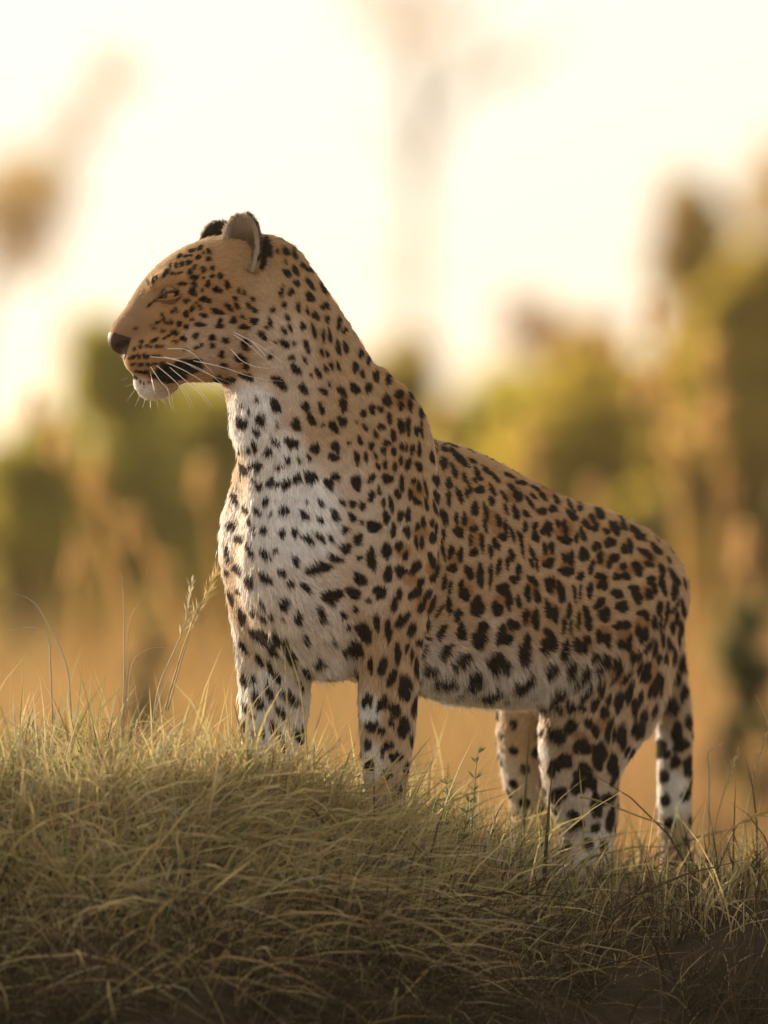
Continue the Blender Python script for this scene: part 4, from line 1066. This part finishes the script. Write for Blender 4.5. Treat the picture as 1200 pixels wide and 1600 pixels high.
GR = [(.52, .46, .08), (.44, .40, .07), (.56, .48, .09), (.38, .35, .06)]
OL = [(.54, .42, .06), (.45, .37, .06), (.58, .43, .07), (.37, .30, .05)]
BR = [(.52, .35, .17), (.46, .30, .16), (.56, .38, .18), (.40, .27, .14)]
DK = [(.14, .14, .05), (.11, .115, .04), (.17, .16, .06)]
YG = [(.54, .42, .08), (.46, .38, .08), (.48, .35, .09)]
shrub('bush', 'blurred green bush at the far left behind the leopard\'s muzzle', 'bush', 165, 485, 36, 150, GR)
shrub('bush', 'blurred green bush behind the leopard\'s throat', 'bush', 330, 570, 38, 190, GR)
shrub('bush', 'blurred olive bush filling the gap behind the leopard\'s chin', 'bush', 235, 545, 42, 130, OL)
shrub('bush', 'blurred green bush behind the orange reeds on the right', 'bush', 1010, 520, 42, 130, GR)
shrub('bush', 'blurred pale green bush directly behind the leopard\'s neck', 'bush', 580, 480, 44, 150, OL)
shrub('bush', 'blurred green bush above the dip of the leopard\'s back', 'bush', 740, 540, 36, 160, GR)
shrub('bush', 'blurred brown dry bush rising against the sky, right of centre', 'bush', 880, 385, 52, 135, BR, 4200)
shrub('bush', 'blurred olive bush above the leopard\'s hind back', 'bush', 890, 530, 33, 180, OL)
shrub('bush', 'tall blurred brown and olive bush with the highest top on the right', 'bush', 1070, 285, 48, 120, BR + OL, 4600)
shrub('bush', 'blurred yellow green bush at the right edge', 'bush', 1170, 380, 36, 170, YG + OL, 9000)
shrub('bush', 'dark blurred shrub low at the right edge beside the tail', 'bush', 1165, 880, 10, 75, DK, 2600, size=.03)
shrub('bush', 'small dark blurred shrub low behind the left grass', 'bush', 232, 905, 10, 42, DK, 1000, size=.02)
shrub('bush', 'green blurred shrub low at the left edge', 'bush', 40, 625, 30, 130, GR, 4200, size=.06)
shrub('bush', 'dark olive blurred shrub behind the leopard\'s rump', 'bush', 1010, 740, 27, 130, OL + DK, 3000, size=.05)

def bare_tree(label, pts, d, limbs, leaves=None, w=.1):
    base_p = P(pts[0][0], pts[0][1], d); base = empty('tree', (base_p[0], d, GROUND_Z)); tag(base, label, 'tree', None)
    tv, tf = [], []
    def add(pp, r0, r1):
        c = catmull([P(a, b, d + e_) for a, b, e_ in pp], 6)
        if pp is pts3: c = np.vstack([[c[0][0], d, GROUND_Z - .1], c])
        vv, ff = tube(c, np.linspace(r0, r1, len(c)), 8); o = len(tv)
        tv.extend(vv); tf.extend([tuple(i + o for i in f_) for f_ in ff])
    pts3 = [(a, b, 0) for a, b in pts]
    add(pts3, w, w * .45)
    for lp, r0 in limbs:
        add([(a, b, rng.uniform(-1, 1) * k * .4) for k, (a, b) in enumerate(lp)], r0, r0 * .25)
    keep(mesh_obj('trunk', tv, tf, bark), base)
    if leaves:
        k = .001 * (DIST + d) / DIST
        cl = [P(a, b, d + rng.uniform(-1, 1)) for a, b, r, in leaves[0]]; rd = [r * k for a, b, r in leaves[0]]
        v, q, c = leaf_cloud(leaves[2], cl, rd, .06, leaves[1])
        keep(fast_mesh('crown', v, q, leaf_m, None, c), base)
    return base
bare_tree('faint bare branching tree against the bright sky above the leopard\'s neck', [(640, 900), (645, 560), (652, 330), (655, 190)], 75,
          [([(655, 200), (640, 110), (595, 0), (570, -120)], .06), ([(655, 210), (660, 90), (650, -40), (655, -160)], .05), ([(652, 260), (700, 160), (760, 120), (830, 90), (900, 40)], .06),
           ([(700, 160), (740, 60), (790, -60)], .04), ([(652, 300), (610, 220), (560, 170)], .035)], ([(640, 60, 70), (600, -10, 80), (700, 10, 70), (780, 100, 45), (820, 90, 35), (650, 330, 40), (655, 220, 45), (640, 420, 45)], BR, 420), .07)
bare_tree('blurred golden leafed tree leaning in at the left edge', [(-60, 900), (-50, 600), (-20, 420), (40, 300)], 60,
          [([(-20, 420), (60, 280), (140, 170), (200, 90)], .05), ([(-40, 500), (0, 400), (20, 300)], .05)], ([(10, 290, 50), (-20, 330, 60), (40, 260, 35), (120, 200, 45), (175, 120, 35), (70, 300, 55), (40, 380, 60)], BR + YG, 1100), .08)
bare_tree('thin blurred tree top at the far right edge of the sky', [(1260, 900), (1250, 500), (1230, 250)], 60, [([(1240, 400), (1200, 330), (1180, 260)], .04)], ([(1200, 330, 50), (1230, 260, 60), (1170, 300, 30)], BR + OL, 500), .07)

REED = (.82, .60, .28)
def reed(pts, heads, d, label, w=.016):
    k = .001 * (DIST + d) / DIST
    c = catmull([P(a, b, d) for a, b in pts], 6)
    c = np.vstack([[c[0][0], d, GROUND_Z - .02], c])
    base = empty('reed_stalk', (c[0][0], d, GROUND_Z)); tag(base, label, 'reed')
    v, f = tube(c, np.linspace(w, w * .3, len(c)), 6)
    o = mesh_obj('stem', v, f, dry_m)
    a = o.data.attributes.new('tint', 'FLOAT_COLOR', 'POINT')
    a.data.foreach_set('color', np.tile(np.r_[np.array(REED) * .8, 1].astype(np.float32), len(v)))
    keep(o, base)
    for (hx_, hy_, r) in heads:
        ctr = P(hx_, hy_, d)
        v, q, cc = leaf_cloud(220, [ctr, ctr + [0.004, 0, r * k * .8], ctr + [-.004, 0, -r * k * .8]], [r * k * .40] * 3, .014, [REED, (.86, .64, .32), (.76, .52, .22)])
        keep(fast_mesh('seed_head', v, q, dry_m, None, cc), base)
reed([(1075, 1100), (1062, 800), (1040, 650), (1000, 600), (955, 535)], [(958, 542, 22), (1000, 605, 24), (1048, 668, 30), (1062, 720, 26)], 13, 'blurred orange reed bending left at its top above the leopard\'s rump')
reed([(1095, 1050), (1060, 760), (1035, 580), (1010, 470)], [(1014, 492, 24), (1034, 575, 24)], 13.5, 'blurred orange reed with the highest head right of the leopard')
reed([(1135, 1150), (1128, 800), (1120, 640), (1110, 520)], [(1114, 560, 22), (1118, 655, 30), (1092, 668, 20), (1135, 775, 24)], 12.5, 'blurred orange reed with four heads near the right edge')
reed([(1180, 1200), (1168, 950), (1160, 850)], [(1160, 856, 28)], 11, 'blurred short orange reed with one round head at the right edge')
reed([(860, 1000), (835, 800), (826, 660)], [(828, 690, 20), (832, 740, 18)], 16, 'faint blurred reed above the middle of the leopard\'s back')
reed([(935, 1000), (928, 850), (925, 770)], [(925, 775, 18)], 15, 'faint short blurred reed above the leopard\'s hind back')
reed([(700, 900), (694, 720), (690, 640)], [(690, 655, 22)], 15, 'faint blurred reed just behind the leopard\'s shoulder')
reed([(255, 1150), (190, 930), (120, 740), (40, 615)], [(92, 688, 26), (50, 632, 22)], 11, 'blurred orange reed leaning left with two heads at the left')
reed([(175, 1100), (160, 900), (150, 750)], [(150, 746, 26)], 12, 'blurred upright reed with one head left of the chest')
reed([(360, 1100), (340, 900), (315, 745)], [(315, 750, 24)], 12, 'blurred reed with one head beside the leopard\'s throat')
reed([(320, 1150), (250, 900), (190, 810), (120, 760)], [(205, 825, 24), (255, 900, 22)], 10, 'blurred reed crossing diagonally in front of the left bushes')
reed([(120, 1150), (122, 950), (118, 810)], [(120, 880, 24)], 9, 'thick blurred upright reed low at the left')

# ------------------------------------------------------------------ evening haze over the plain
m, n, l, out = new_mat('haze')
pv = n.new('ShaderNodeVolumePrincipled')
pv.inputs['Color'].default_value = (1.0, 0.86, 0.62, 1)
pv.inputs['Density'].default_value = 0.00045
pv.inputs['Anisotropy'].default_value = 0.55
l.new(pv.outputs[0], out.inputs['Volume'])
X0, X1, Y0, Y1, Z0, Z1 = -920, 920, -320, 1620, GROUND_Z - 1.0, 11.0
hv = [(x, y, z) for x in (X0, X1) for y in (Y0, Y1) for z in (Z0, Z1)]
haze = mesh_obj('haze', hv, [(0, 1, 3, 2), (4, 6, 7, 5), (0, 4, 5, 1), (2, 3, 7, 6), (0, 2, 6, 4), (1, 5, 7, 3)], m, smooth=False)
tag(haze, 'thin warm evening haze hanging over the whole plain', 'haze', kind='stuff')
